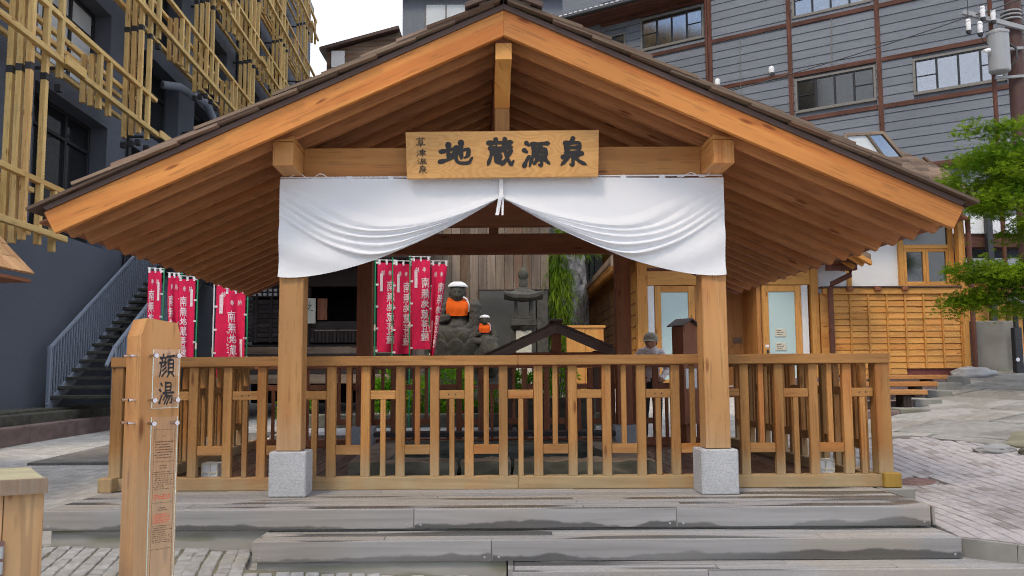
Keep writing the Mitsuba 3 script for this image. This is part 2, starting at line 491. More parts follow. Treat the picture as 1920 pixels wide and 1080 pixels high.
def tube(pts, r, n=8, r1=None):
    pts = np.asarray(pts, float); N = len(pts)
    rr = np.linspace(r, r if r1 is None else r1, N)
    vs, fs = [], []
    for i in range(N):
        t = pts[min(i + 1, N - 1)] - pts[max(i - 1, 0)]; t /= np.linalg.norm(t) + 1e-12
        a = np.cross(t, [0.31, 0.17, 0.93] if abs(t[2]) < .9 else [1, 0.1, 0]); a /= np.linalg.norm(a); b = np.cross(t, a)
        th = np.arange(n) / n * 2 * math.pi
        vs.append(pts[i] + rr[i] * (np.outer(np.cos(th), a) + np.outer(np.sin(th), b)))
    for i in range(N - 1):
        for j in range(n):
            a, b = i * n + j, i * n + (j + 1) % n
            fs += [[a, b, b + n], [a, b + n, a + n]]
    v = np.vstack(vs + [pts[:1], pts[-1:]])
    for j in range(n):
        fs.append([N * n, (j + 1) % n, j]); fs.append([N * n + 1, (N - 1) * n + j, (N - 1) * n + (j + 1) % n])
    return v, np.array(fs), np.zeros((len(v), 2))


def lathe(prof, center, n=24, sx=1, sy=1):
    prof = np.asarray(prof, float); th = np.arange(n) / n * 2 * math.pi
    v = np.vstack([np.stack([r * np.cos(th) * sx, r * np.sin(th) * sy, np.full(n, z)], 1) for r, z in prof]) + center
    f = []
    for i in range(len(prof) - 1):
        for j in range(n):
            a, b = i * n + j, i * n + (j + 1) % n
            f += [[a, b, b + n], [a, b + n, a + n]]
    return v, np.array(f), np.zeros((len(v), 2))


def grid_mesh(fn, nu, nv):
    u, v = np.meshgrid(np.linspace(0, 1, nu), np.linspace(0, 1, nv), indexing='ij')
    p = fn(u.ravel(), v.ravel())
    i = np.arange(nu * nv).reshape(nu, nv)
    a, b, c, d = i[:-1, :-1].ravel(), i[1:, :-1].ravel(), i[1:, 1:].ravel(), i[:-1, 1:].ravel()
    return p, np.vstack([np.stack([a, b, c], 1), np.stack([a, c, d], 1)]), np.stack([u.ravel(), v.ravel()], 1)


def blob(bones, length=0.02, smooth=12, squash=None):
    """One continuous body: bones are (p0, r0, p1, r1)."""
    acc = None
    for p0, r0, p1, r1 in bones:
        s = [m3.Manifold.sphere(float(r), 20).translate([float(x) for x in p]) for p, r in ((p0, r0), (p1, r1))]
        h = m3.Manifold.batch_hull(s)
        acc = h if acc is None else acc + h
    acc = acc.refine_to_length(length)
    m = acc.to_mesh()
    t = trimesh.Trimesh(m.vert_properties[:, :3], m.tri_verts, process=True)
    trimesh.smoothing.filter_taubin(t, iterations=smooth)
    return t


def head_mesh(r, at, yaw=0.0, tilt=0.0, long=1.22):
    """A head with brow, eye hollows, nose, mouth and chin; faces -y before turning."""
    s = trimesh.creation.icosphere(subdivisions=4)
    v = np.array(s.vertices)
    x, y, z = v.T
    f = np.clip(-y, 0, 1) ** 1.5
    g = lambda cx, cz, sx, sz: np.exp(-((x - cx) / sx) ** 2 - ((z - cz) / sz) ** 2)
    d = np.zeros(len(v))
    d += f * (0.30 * g(0, -.12, .13, .22) + .10 * g(0, -.22, .18, .10) + 0.07 * g(0, .24, .5, .10) + .10 * g(0, -.72, .24, .16) + .07 * g(0, -.47, .25, .07) - .05 * g(0, -.41, .28, .03))
    for k in (-1, 1):
        d += f * (-.13 * g(.33 * k, .05, .17, .10) + .05 * g(.33 * k, .03, .10, .05) + .05 * g(.45 * k, -.2, .2, .16))
    v = v * (1 + d[:, None])
    lower = np.clip(-v[:, 2], 0, 1)
    v[:, 0] *= 0.82 * (1 - 0.25 * lower)
    v[:, 1] *= 0.98
    v[:, 2] *= long
    parts = [trimesh.Trimesh(v * r, s.faces)]
    for k in (-1, 1):
        e = trimesh.creation.icosphere(subdivisions=2); e.apply_scale([.07 * r, .17 * r, .30 * r]); e.apply_translation([.84 * r * k, .08 * r, -.02 * r]); parts.append(e)
    m = trimesh.util.concatenate(parts)
    ct, st = math.cos(tilt), math.sin(tilt)
    Rx = np.array([[1, 0, 0], [0, ct, -st], [0, st, ct]]); cy, sy = math.cos(yaw), math.sin(yaw)
    Rz = np.array([[cy, -sy, 0], [sy, cy, 0], [0, 0, 1]])
    R = Rz @ Rx
    m.vertices = np.array(m.vertices) @ R.T + at
    return m, R


# ------------------------------------------------------------------ lettering: brush strokes on a 100 x 100 field, y down
SAN = [((14, 10), (24, 20)), ((6, 36), (17, 44)), ((6, 92), (13, 74), (25, 56))]
KUSA = [((9, 16), (91, 14)), ((34, 4), (36, 25)), ((66, 3), (63, 25))]
GLYPH = {
    'chi': [((6, 40), (45, 30)), ((26, 12), (27, 68)), ((3, 78), (24, 72), (46, 56)), ((40, 52), (66, 36), (88, 28), (85, 58), (74, 64)), ((64, 4), (65, 68)), ((50, 24), (48, 68), (56, 83), (88, 84), (97, 62))],
    'zou': KUSA + [((15, 35), (90, 32)), ((21, 35), (18, 62), (6, 94)), ((32, 47), (56, 45)), ((33, 47), (33, 84), (58, 84)), ((44, 47), (44, 57)), ((34, 58), (54, 57), (54, 70), (34, 71)), ((44, 71), (44, 84)),
                   ((64, 20), (69, 60), (88, 95), (97, 78)), ((86, 44), (74, 70), (54, 95)), ((77, 20), (87, 28))],
    'gen': SAN + [((34, 14), (93, 11)), ((39, 14), (37, 56), (24, 95)), ((64, 18), (57, 28)), ((49, 31), (50, 61)), ((49, 31), (84, 30), (82, 61)), ((50, 45), (82, 45)), ((50, 60), (82, 60)), ((66, 61), (67, 95), (56, 88)), ((51, 70), (39, 88)), ((80, 70), (95, 86))],
    'sen': [((52, 1), (43, 13)), ((26, 16), (29, 50)), ((26, 17), (77, 15), (73, 50)), ((28, 33), (73, 32)), ((29, 49), (73, 49)), ((51, 52), (52, 96), (41, 90)), ((17, 65), (42, 62), (10, 93)), ((82, 53), (62, 66)), ((56, 62), (72, 80), (97, 92))],
    'kusa': KUSA + [((30, 34), (31, 67)), ((30, 34), (70, 33), (69, 67)), ((31, 50), (69, 49)), ((31, 66), (69, 65)), ((5, 79), (95, 76)), ((50, 67), (50, 101))],
    'tsu': SAN + [((40, 21), (83, 19), (81, 46)), ((30, 34), (97, 32)), ((40, 47), (80, 45)), ((40, 60), (87, 58)), ((31, 75), (97, 72)), ((60, 3), (61, 101))],
    'on': SAN + [((44, 9), (45, 47)), ((44, 10), (82, 9), (81, 47)), ((45, 28), (81, 27)), ((45, 46), (81, 45)), ((37, 58), (39, 89)), ((37, 58), (90, 57), (87, 89)), ((54, 58), (54, 88)), ((71, 58), (71, 88)), ((26, 91), (99, 89))],
    'kao': [((24, 3), (25, 14)), ((5, 16), (47, 14)), ((15, 21), (20, 32)), ((38, 21), (31, 33)), ((3, 36), (48, 34)), ((12, 36), (10, 66), (1, 95)), ((37, 42), (18, 54)), ((41, 55), (18, 70)), ((45, 69), (15, 93)),
            ((52, 10), (99, 7)), ((74, 9), (67, 22)), ((58, 24), (59, 75)), ((58, 24), (92, 22), (91, 75)), ((59, 40), (91, 39)), ((59, 56), (91, 55)), ((59, 74), (91, 73)), ((67, 77), (51, 96)), ((82, 77), (99, 94))],
    'yu': SAN + [((44, 6), (45, 40)), ((44, 7), (81, 5), (79, 40)), ((45, 23), (79, 22)), ((45, 39), (79, 38)), ((31, 50), (99, 47)), ((51, 52), (29, 82)), ((45, 62), (91, 60), (84, 96), (73, 89)), ((61, 62), (36, 98)), ((76, 62), (52, 100))],
    'nan': [((9, 18), (91, 16)), ((50, 2), (50, 33)), ((15, 34), (15, 99)), ((15, 34), (86, 33), (85, 97), (74, 91)), ((34, 42), (41, 54)), ((65, 42), (58, 54)), ((30, 58), (70, 57)), ((27, 73), (73, 72)), ((50, 58), (50, 97))],
    'mu': [((29, 3), (13, 27)), ((23, 16), (88, 15)), ((5, 42), (95, 41)), ((9, 65), (93, 64)), ((28, 18), (28, 65)), ((44, 18), (44, 65)), ((60, 18), (60, 65)), ((77, 18), (77, 65)), ((18, 75), (7, 95)), ((38, 77), (42, 94)), ((58, 77), (64, 94)), ((78, 75), (93, 95))],
    'bo': KUSA + [((50, 25), (50, 34)), ((20, 36), (80, 35)), ((34, 41), (40, 53)), ((67, 40), (60, 53)), ((7, 56), (93, 55)), ((28, 67), (30, 97)), ((28, 67), (72, 66), (70, 97)), ((30, 95), (70, 95))],
    'satsu': KUSA + [((12, 34), (31, 33), (22, 50), (33, 63), (22, 75)), ((12, 34), (12, 99)), ((65, 25), (65, 35)), ((43, 38), (93, 37)), ((55, 41), (60, 51)), ((81, 41), (74, 51)), ((42, 54), (95, 53)), ((46, 54), (44, 75), (35, 97)), ((62, 60), (54, 72)), ((59, 68), (89, 67)), ((58, 81), (87, 80)), ((49, 97), (97, 96)), ((72, 58), (72, 96))],
    'hou': [((22, 14), (78, 12)), ((16, 28), (84, 26)), ((7, 42), (93, 40)), ((50, 3), (46, 42), (8, 72)), ((56, 42), (93, 70)), ((34, 58), (66, 57)), ((27, 75), (73, 74)), ((50, 50), (50, 101))],
    'nou': [((26, 3), (11, 24), (29, 26)), ((39, 13), (12, 44), (43, 42)), ((26, 44), (26, 97)), ((12, 58), (7, 81)), ((36, 56), (43, 75)), ((54, 28), (54, 97)), ((54, 28), (94, 26), (92, 95), (83, 90)), ((74, 5), (72, 44), (59, 68)), ((74, 44), (89, 66))],
    'no': [((50, 2), (54, 16)), ((14, 30), (80, 26), (30, 72)), ((8, 80), (36, 74), (96, 92))],
}


def glyph(name, w=8.0, brush=True):
    shapes = []
    for st in GLYPH[name]:
        p = np.array(st, float)
        seg = np.linalg.norm(np.diff(p, axis=0), axis=1)
        s = np.concatenate([[0], np.cumsum(seg)]); N = max(4, int(s[-1] / 5))
        q = np.linspace(0, s[-1], N)
        xy = np.stack([np.interp(q, s, p[:, 0]), np.interp(q, s, p[:, 1])], 1)
        if len(p) > 2 and brush:
            for _ in range(2):
                xy[1:-1] = (xy[:-2] + 2 * xy[1:-1] + xy[2:]) / 4
        t = q / s[-1]
        ww = w * (0.55 + 0.30 * np.abs(t - .45) * 2 ** .5 + 0.25 * np.exp(-((t - .08) / .1) ** 2)) if brush else np.full(N, w * .72)
        if brush:
            last = p[-1] - p[-2]
            horiz = abs(last[0]) > 2.2 * abs(last[1])
            ww = ww * np.where(t > .86, (1.15 if horiz else .62), 1.0)
            ww[-1] *= 0.55
        if brush:
            ang = math.radians(-35)
            shapes += [unary_union([Point(*a).buffer(ra * .62, 6), Point(*b).buffer(rb * .62, 6)]).convex_hull for a, b, ra, rb in zip(xy[:-1], xy[1:], ww[:-1], ww[1:])]
        else:
            shapes += [unary_union([Point(*a).buffer(ra / 2, 3), Point(*b).buffer(rb / 2, 3)]).convex_hull for a, b, ra, rb in zip(xy[:-1], xy[1:], ww[:-1], ww[1:])]
    g = unary_union(shapes).simplify(0.5 if brush else 0.9)
    return list(getattr(g, 'geoms', [g]))


def glyph_solid(name, x0, z1, w, h, fr, d0, d1, width=8.0):
    out = []
    for g in glyph(name, width):
        ring = lambda r: [(x0 + x / 100 * w, z1 - y / 100 * h) for x, y in r.coords][:-1]
        out.append(fr.prism(Polygon(ring(g.exterior), [ring(r) for r in g.interiors]), d0, d1))
    return join(out)

# ------------------------------------------------------------------ ground
CTRL = np.array([(-14, 0, -.62), (-6, 0, -.58), (0, 0, -.70), (6, 0, -.55), (14, 0, -.3), (-5, 5, -.36), (-3.5, 6.78, -.262), (-2, 6.78, -.30), (-1.84, 6.35, -.352), (-.07, 6.2, -.42), (-3, 5.5, -.37), (1, 5.2, -.5),
                 (3.25, 6.75, -.155), (3.3, 6.4, -.175), (3.6, 6.0, -.21), (4.6, 6.0, -.20), (3.6, 5.2, -.33), (3.45, 7.9, -.118), (4, 8.7, -.06), (3.4, 9.5, -.06), (3.4, 12.0, .06), (4.85, 11, .20), (6, 13, .385), (7.6, 15.5, .66), (9.3, 18, .9), (12, 22, 1.25),
                 (12, 12, .5), (-3.6, 9, -.16), (-3.6, 12.3, -.04), (-7, 13, -.03), (-7, 18, 0), (0, 12.6, .10), (0, 16, .2), (-4, 18, .12), (3, 17, .5), (-14, 12, -.05), (9, 8, .1), (14, 25, 1.5), (-14, 25, .2), (0, 25, .6)], float)
_rbf = RBFInterpolator(CTRL[:, :2], CTRL[:, 2], kernel='thin_plate_spline', smoothing=0.002)


def gz(x, y):
    x, y = np.broadcast_arrays(np.asarray(x, float), np.asarray(y, float))
    q = np.stack([np.clip(x, -14, 14).ravel(), np.clip(y, 0, 25).ravel()], 1)
    return _rbf(q).reshape(x.shape)


FX0, FX1, FY0, FY1 = -3.47, 3.16, 6.8, 12.25       # footprint of the pavilion's deck
xs = np.unique(np.concatenate([np.linspace(-14, 14, 113), np.linspace(2.9, 4.2, 27), [FX0, FX1, FX0 + .01, FX1 - .01], np.array([-90, -60, -40, -25, -18, 18, 25, 40, 60, 90.])]))
ys = np.unique(np.concatenate([np.linspace(0, 26, 105), np.linspace(5.0, 6.7, 35), [FY0, FY1, FY0 + .01, FY1 - .01], np.array([-60, -30, -15, -6, -2, 32, 40, 60, 90, 130.])]))
gx, gy = np.meshgrid(xs, ys, indexing='ij')
gzz = gz(gx, gy) - 0.024
steps_in = ((gx > -1.80) & (gx < 3.17) & (gy > 6.36) & (gy < FY0 + .02))
inside = (gx > FX0) & (gx < FX1) & (gy > FY0) & (gy < FY1)
gzz = np.where(inside, -0.36, gzz)
low_in = (gx > -.05) & (gy > 4.9) & (gy < 6.52 - np.clip(gx - 3.17, -.1, 9) * .77) & (gx < 4.9)
gzz = np.where(low_in, np.minimum(gzz, -0.48), gzz)
gzz = np.where(steps_in, np.minimum(gzz, -0.40), gzz)
_i = np.arange(gx.size).reshape(gx.shape)
a_, b_, c_, d_ = _i[:-1, :-1].ravel(), _i[1:, :-1].ravel(), _i[1:, 1:].ravel(), _i[:-1, 1:].ravel()
put('ground', (np.stack([gx.ravel(), gy.ravel(), gzz.ravel()], 1), np.vstack([np.stack([a_, b_, c_], 1), np.stack([a_, c_, d_], 1)])), 'ground', True,
    label='grey paved ground around the timber pavilion', kind='structure')


def slab(cx, cy, lx, ly, top=0.0, thick=0.05, rot=0.0, bev=0.006, jit=0.0, poly=None):
    """A paving piece that follows the ground: chamfered rim, own tone."""
    if poly is None:
        c, s = math.cos(rot), math.sin(rot)
        q = np.array([(-lx / 2, -ly / 2), (lx / 2, -ly / 2), (lx / 2, ly / 2), (-lx / 2, ly / 2)])
        q = q @ np.array([[c, s], [-s, c]]) + (cx, cy)
    else:
        q = np.asarray(poly, float)
    cen = q.mean(0)
    dirv = (cen - q); dl = np.linalg.norm(dirv, axis=1, keepdims=True)
    qi = q + dirv / dl * bev * 1.5
    tilt = nrs.uniform(-jit, jit, len(q))
    zt = gz(q[:, 0], q[:, 1]) + top + tilt
    n = len(q)
    V = np.vstack([np.c_[qi, zt], np.c_[q, zt - bev], np.c_[q, zt - thick]])
    F = [[0, i, i + 1] for i in range(1, n - 1)]
    for i in range(n):
        j = (i + 1) % n
        F += [[n + i, n + j, j], [n + i, j, i], [2 * n + i, 2 * n + j, n + j], [2 * n + i, n + j, n + i]]
    k = rnd.randrange(64)
    return V, np.array(F), np.c_[V[:, 0], np.clip(V[:, 1] - cen[1], -7, 7) + 16 * k + 8]


# granite setts in the left foreground
pv = thing('sett_paving', 'paving of small grey granite setts left of the wooden steps', 'paving', kind='structure')
pitch = 0.104
cands = []
for i in range(-16, 40):
    off = rnd.uniform(-.5, .5) * pitch
    for j in range(-2, 20):
        x = -3.9 + i * pitch + rnd.uniform(-.004, .004) - 0.17 * (j * pitch)
        y = 5.2 + j * pitch + off
        ok = (y < 6.74 and x < -1.90 and x > -5.2) or (y < 6.28 and x < -0.15 and x > -2.0)
        if ok: cands.append((y, x))
cands.sort(key=lambda c: (c[0] - 6.0) ** 2 + (c[1] + 2.6) ** 2)
for n_, (y, x) in enumerate(cands[:300]):
    part(pv, 'sett', slab(x, y, pitch - rnd.uniform(.010, .018), pitch - rnd.uniform(.010, .020), 0.004, 0.05, 0.168 + rnd.uniform(-.05, .05), 0.006, 0.003), 'sett')
rest = [slab(x, y, pitch - .014, pitch - .014, 0.004, 0.05, 0.168, 0.006, 0.003) for y, x in cands[300:]]
part(pv, 'bed', grid_mesh(lambda u, v: np.stack([-5.2 + 5.05 * u, 5.0 + (1.76 - .42 * (u > .655)) * v, gz(-5.2 + 5.05 * u, 5.0 + (1.76 - .42 * (u > .655)) * v) - .009], 1), 60, 24), 'joint', True)
if rest: part(pv, 'far_setts', join(rest), 'sett', kind='stuff')

# red-grey bricks on the right
pv = thing('brick_pavement', 'pavement of small grey pink bricks sloping up beside the pavilion', 'pavement', kind='structure')
cands = []


def road_edge(x):     # bricks end where the older slabbed road begins
    return 11.3 - 0.55 * (x - 4.2) - 1.2 * max(0, x - 5.0)


for i in range(0, 42):
    for j in range(-6, 32):
        x = 3.20 + (i + .5) * 0.104; y = 5.0 + (j + (.5 if i % 2 else 0)) * 0.206
        if y > road_edge(x) - .1 or x - y * .62 > 0.9: continue
        if y < 6.50 and x < 3.17 + (6.42 - y) * 1.30 - .12: continue
        if x < 3.52 and y > 7.72: continue
        if (x - 3.90) ** 2 + (y - 8.62) ** 2 < .22 ** 2: continue
        cands.append((y, x))
KERB = Polygon([(3.205, 6.46), (3.19, 6.44), (4.43, 5.49), (20, 5.49), (20, 40), (3.0, 40), (3.0, 6.46)])


def brick_piece(x, y):
    top = 0.002 + rnd.uniform(0, .003)
    if y > 6.75: return slab(x, y, .096, .199, top, 0.05, 0, 0.004, 0.0015)
    q = Polygon([(x - .049, y - .0995), (x + .049, y - .0995), (x + .049, y + .0995), (x - .049, y + .0995)]).intersection(KERB)
    if q.is_empty or q.area < .0006 or q.geom_type != 'Polygon': return None
    q = Polygon(q.exterior.coords)
    if not q.exterior.is_ccw: q = Polygon(list(q.exterior.coords)[::-1])
    return slab(0, 0, 0, 0, top, .05, bev=.004, poly=np.array(q.exterior.coords)[:-1])


cands.sort()
for n_, (y, x) in enumerate(cands):
    b = brick_piece(x, y)
    if b is not None and n_ < 310: part(pv, 'brick', b, 'brick')
rest = [brick_piece(x, y) for y, x in cands[310:]]
part(pv, 'far_bricks', join(rest), 'brick', kind='stuff')
th = np.linspace(0, 2 * math.pi, 33)[:-1]
mcv = thing('manhole_cover', 'rusty brown round manhole cover in the brick pavement', 'manhole cover')
part(mcv, 'ring', slab(0, 0, 0, 0, 0.006, .05, poly=np.c_[3.90 + .215 * np.cos(th), 8.62 + .215 * np.sin(th)]), 'concrete')
part(mcv, 'lid', slab(0, 0, 0, 0, 0.010, .05, poly=np.c_[3.90 + .195 * np.cos(th), 8.62 + .195 * np.sin(th)]), 'rust')

# old slabbed road up the slope
rd = thing('sloping_road', 'worn concrete slab road climbing behind the brick pavement', 'road', kind='structure')
P0 = np.array([4.2, 10.2]); du = np.array([math.cos(.62), math.sin(.62)]); dv = np.array([-du[1], du[0]])
for i in range(0, 9):
    for j in range(-6, 4):
        c0 = P0 + du * (i * 1.28) + dv * (j * 1.9 + (0.6 if i % 2 else 0))
        quad = np.array([c0, c0 + du * 1.235, c0 + du * 1.235 + dv * 1.85, c0 + dv * 1.85])
        cx, cy = quad.mean(0)
        if cx < 3.9 or cx > 13.6 or cy > 19.2: continue
        pg = Polygon(quad)
        lim = Polygon([(4.3, 11.25), (4.9, 10.88), (5.3, 10.3), (5.9, 9.3), (7.2, 7.2), (13.8, 6.5), (13.8, 19), (9.2, 19), (6.1, 13.0), (4.6, 12.6)])
        pg = pg.intersection(lim)
        if pg.is_empty or pg.area < .05 or pg.geom_type != 'Polygon': continue
        # subdivide so that the slab follows the slope
        q = np.array(pg.exterior.coords)[:-1]
        if not pg.exterior.is_ccw: q = q[::-1]
        part(rd, 'slab', slab(0, 0, 0, 0, 0.008 + rnd.uniform(0, .01), .06, bev=.01, jit=.002, poly=q), 'road')


RB_ = Polygon([(4.3, 11.25), (4.9, 10.88), (5.3, 10.3), (5.9, 9.3), (7.2, 7.2), (13.8, 6.5), (13.8, 19), (9.2, 19), (6.1, 13.0), (4.6, 12.6)])
tv, tf = trimesh.creation.triangulate_polygon(RB_.buffer(-.03), engine='earcut')
t3 = np.c_[tv, np.zeros(len(tv))]
for _ in range(4): t3, tf = trimesh.remesh.subdivide(t3, tf)
t3[:, 2] = gz(t3[:, 0], t3[:, 1]) - .012
part(rd, 'bed', (t3, tf), 'joint', True)


def rock(cx, cy, cz, sx, sy, sz, seed, sub=3):
    s = trimesh.creation.icosphere(subdivisions=sub); v = np.array(s.vertices)
    r = 0.75 + 0.5 * hfbm(v * 1.7 + seed * 3.3, 3, seed) + .16 * np.round(3 * hnoise(v * 2.1, seed + 5)) / 3
    return trimesh.Trimesh(v * r[:, None] * (sx, sy, sz) + (cx, cy, cz), s.faces)


for n_, (x, y, sx, sy, sz, lab) in enumerate([(9.3, 17.7, .42, .30, .15, 'low grey boulder at the foot of the stained concrete wall'), (5.30, 9.72, .20, .14, .06, 'broken pale concrete lump at the edge of the brick pavement'),
                                              (5.55, 9.45, .13, .10, .07, 'small dark stone beside the broken concrete lump'), (5.62, 9.15, .22, .13, .05, 'flat pale stone nearest the right edge of the brick pavement')]):
    put('boulder', rock(x, y, gz(x, y) + sz * .2, sx, sy, sz, n_ + 1), 'rock' if n_ != 2 else 'stone_dark', 30, label=lab, cat='rock')
soil = [(5.5, 9.9), (5.9, 9.2), (7.3, 8.4), (7.6, 10.0), (6.0, 10.6)]
put('soil_patch', slab(0, 0, 0, 0, 0.03, .06, poly=soil), 'joint', label='bare brown soil beside the broken concrete', kind='structure')

# kerb and raised platform along the dark building on the left
W0 = np.array([-6.8, 0.0]); ldir = np.array([-.0515, 1.0])
KF = Frame((-6.8, 0, 0), ldir)
kb = thing('stone_kerb', 'two-step stone kerb of purple and green-grey blocks at left', 'kerb', kind='structure')
s = 8.0
while s < 25:
    L = rnd.uniform(1.3, 2.0)
    part(kb, 'lower_block', KF.box(s, s + L - .012, -.26, 0, -.3, .225, .012), 'purple_stone')
    part(kb, 'upper_block', KF.box(s + .4, s + L + .4 - .012, -.52, -.262, -.3, .385, .012), 'rough_stone' if rnd.random() < .0 else 'stone_dark')
    s += L
for k in range(14):
    part(kb, 'platform_slab', KF.box(7 + k * 1.5, 7 + k * 1.5 + 1.49, -2.4, -.523, .2, .425 + .002 * (k % 3), .01), 'stone_dark')
put('paving_strip', slab(0, 0, 0, 0, 0.012, .05, poly=[(-6.0, 11.1), (-3.9, 11.2), (-3.9, 15.0), (-6.0, 14.2)]), 'road', label='darker strip of paving left of the pavilion', kind='structure')

# ------------------------------------------------------------------ the timber pavilion
CX = -0.055
shear = lambda v: np.c_[v[:, 0] - .034 * (v[:, 1] - 7.4), v[:, 1], v[:, 2]]
XZ = lambda a, b, h: np.stack([a, h, b], 1)
YZ = lambda a, b, h: np.stack([h, a, b], 1)
SL = 0.45
ANG = math.atan(SL)
zb = lambda x: 3.68 - SL * abs(x - CX)
XF[0] = shear
pav = thing('pavilion', 'open timber pavilion with shingled gable roof over the hot spring', 'pavilion')
for s, px in ((-1, -1.832), (1, 1.720)):
    for py, mt in ((7.46, 'cedar_post'), (12.12, 'cedar_shaded')):
        xo = px
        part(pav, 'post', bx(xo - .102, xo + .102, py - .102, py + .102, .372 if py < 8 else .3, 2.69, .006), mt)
        part(pav, 'stone_base', bx(xo - .153, xo + .153, py - .135, py + .165, 0.0 if py < 8 else -.05, .368 if py < 8 else .298, .010), 'granite')
    # wall plate running back, its end proud of the front tie beam
    bxm = px + (.0 if s > 0 else .0)
    part(pav, 'wall_plate', bx(bxm - .084, bxm + .084, 6.95, 12.45, 2.672, 2.872, .006), 'cedar')
    part(pav, 'plate_wedge', prism([(bxm - .084, 2.874), (bxm + .084, 2.874), (bxm + .084, zb(bxm + .084) - .004), (bxm - .084, zb(bxm - .084) - .004)], 6.95, 12.45, XZ), 'cedar')
for y, m in ((7.36, 'cedar'), (9.72, 'cedar_shaded'), (12.02, 'cedar_shaded')):
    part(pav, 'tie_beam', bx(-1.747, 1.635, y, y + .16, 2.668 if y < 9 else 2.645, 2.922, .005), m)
for y, m in ((7.39, 'cedar'), (9.75, 'cedar_shaded'), (12.05, 'cedar_shaded')):
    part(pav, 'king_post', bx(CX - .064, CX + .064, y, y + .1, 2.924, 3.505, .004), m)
part(pav, 'ridge_beam', prism([(6.86, 3.51), (6.86, 3.70), (12.45, 3.70), (12.45, 3.51)], CX - .066, CX + .066, YZ), 'cedar_shaded')
corb = [(6.80, 3.508), (6.80, 3.715), (7.50, 3.64), (7.50, 3.30)] + [(7.40 - .6 * t, 3.32 + .18 * math.sin(t * math.pi / 2) ** .8) for t in np.linspace(0, .98, 9)]
part(pav, 'ridge_end_bracket', prism([(6.845, 3.508), (6.845, 3.64), (7.38, 3.64), (7.38, 3.27)] + [(7.38 - .50 * t, 3.27 + .23 * math.sin(t * math.pi / 2)) for t in np.linspace(.1, .98, 8)], CX - .065, CX + .065, YZ), 'yellow_wood')
xt, dx = 3.50, 0.082


def slope_poly(s, b0, b1, x0, x1, lean):
    """Vertical cross-section of a sloping board: from the ridge to the eaves."""
    return [(CX + s * x0, zb(CX + x0) + b0), (CX + s * x1, zb(CX + x1) + b0), (CX + s * (x1 + lean), zb(CX + x1 + lean) + b1), (CX + s * x0, zb(CX + x0) + b1)]


for s in (-1, 1):
    g = -s * ANG
    part(pav, 'bargeboard', prism(slope_poly(s, 0, .205, .0008, xt, .09), 6.775, 6.825, XZ, g), 'cedar_red')
    part(pav, 'bargeboard_cap', prism(slope_poly(s, .207, .250, .0008, xt + .065, .03), 6.755, 6.84, XZ, g), 'trim_dark')
    part(pav, 'bargeboard', prism(slope_poly(s, 0, .205, .0008, xt, .09), 12.50, 12.55, XZ, g), 'cedar_shaded')
    for i in range(16):
        y = 7.02 + i * .352
        part(pav, 'rafter', prism(slope_poly(s, 0.002, .150, .072, xt - .01, .07), y, y + .062, XZ, g), 'cedar_roof')
    for i in range(19):
        d0 = .01 + i * .192
        part(pav, 'roof_board', prism([(CX + s * d0, zb(CX + d0) + .153), (CX + s * (d0 + .188), zb(CX + d0 + .188) + .153), (CX + s * (d0 + .188), zb(CX + d0 + .188) + .172), (CX + s * d0, zb(CX + d0) + .172)], 6.84, 12.49, XZ, g + math.pi / 2), 'cedar_shaded')
    # shingle courses, each butt raised over the one below
    NC = 12; exp_ = 3.70 / NC
    for c in range(NC):
        e0 = 3.655 - c * exp_                    # distance of the butt from the ridge, measured level
        e1 = max(0.03, e0 - exp_ * 2.6)
        y = 6.70 + rnd.uniform(-.012, .012)
        while y < 12.6:
            w = rnd.uniform(.36, .56); y1 = min(y + w, 12.66)
            j = rnd.uniform(-.08, .08); lift = rnd.uniform(0, .016)
            zz = lambda e: zb(CX + e)
            lo = .255 + .036 + lift; hi = .255 + .004
            if c == 0: lo = .256
            x0e = e0 + j
            poly = [(CX + s * x0e, zz(x0e) + lo), (CX + s * e1, zz(e1) + hi), (CX + s * e1, zz(e1) + hi + .022), (CX + s * (x0e + .006), zz(x0e) + lo + .023)]
            part(pav, 'shingle', prism(poly, y, y1 - .006, XZ, g), 'shingle')
            y = y1
    part(pav, 'ridge_board', prism([(CX + s * .002, 3.985), (CX + s * .30, 3.865), (CX + s * .31, 3.90), (CX + s * .002, 4.025)], 6.66, 12.68, XZ, math.pi / 2), 'trim_dark')
# inner floor
for i in range(11):
    part(pav, 'floor_board', bx(1.62 + i * .155, 1.62 + i * .155 + .149, 7.95, 12.2, -.06, .0, .004), 'wet_floor')
for i in range(12):
    part(pav, 'floor_board', bx(-3.43 + i * .155, -3.43 + i * .155 + .149, 7.95, 12.2, -.06, .0, .004), 'wet_floor')
part(pav, 'floor_joist', bx(1.55, 1.61, 7.95, 12.2, -.3, -.002, .004), 'cedar_shaded')
part(pav, 'floor_joist', bx(-1.66, -1.60, 7.95, 12.2, -.3, -.002, .004), 'cedar_shaded')
XF[0] = None

fd = thing('foundation', 'grey concrete footing under the pavilion deck and railings', 'foundation', kind='structure')
part(fd, 'wall', bx(3.165, 3.47, 7.66, 12.5, -.5, -.003, .01), 'concrete')
part(fd, 'wall', bx(-3.43, -3.2, 6.86, 12.5, -.5, -.085, .01), 'concrete')
part(fd, 'wall', bx(-3.43, 3.16, 12.28, 12.5, -.5, -.003, .01), 'concrete')
part(fd, 'riser', bx(-3.44, 3.05, 6.74, 6.855, -.5, -.152, .006), 'riser')


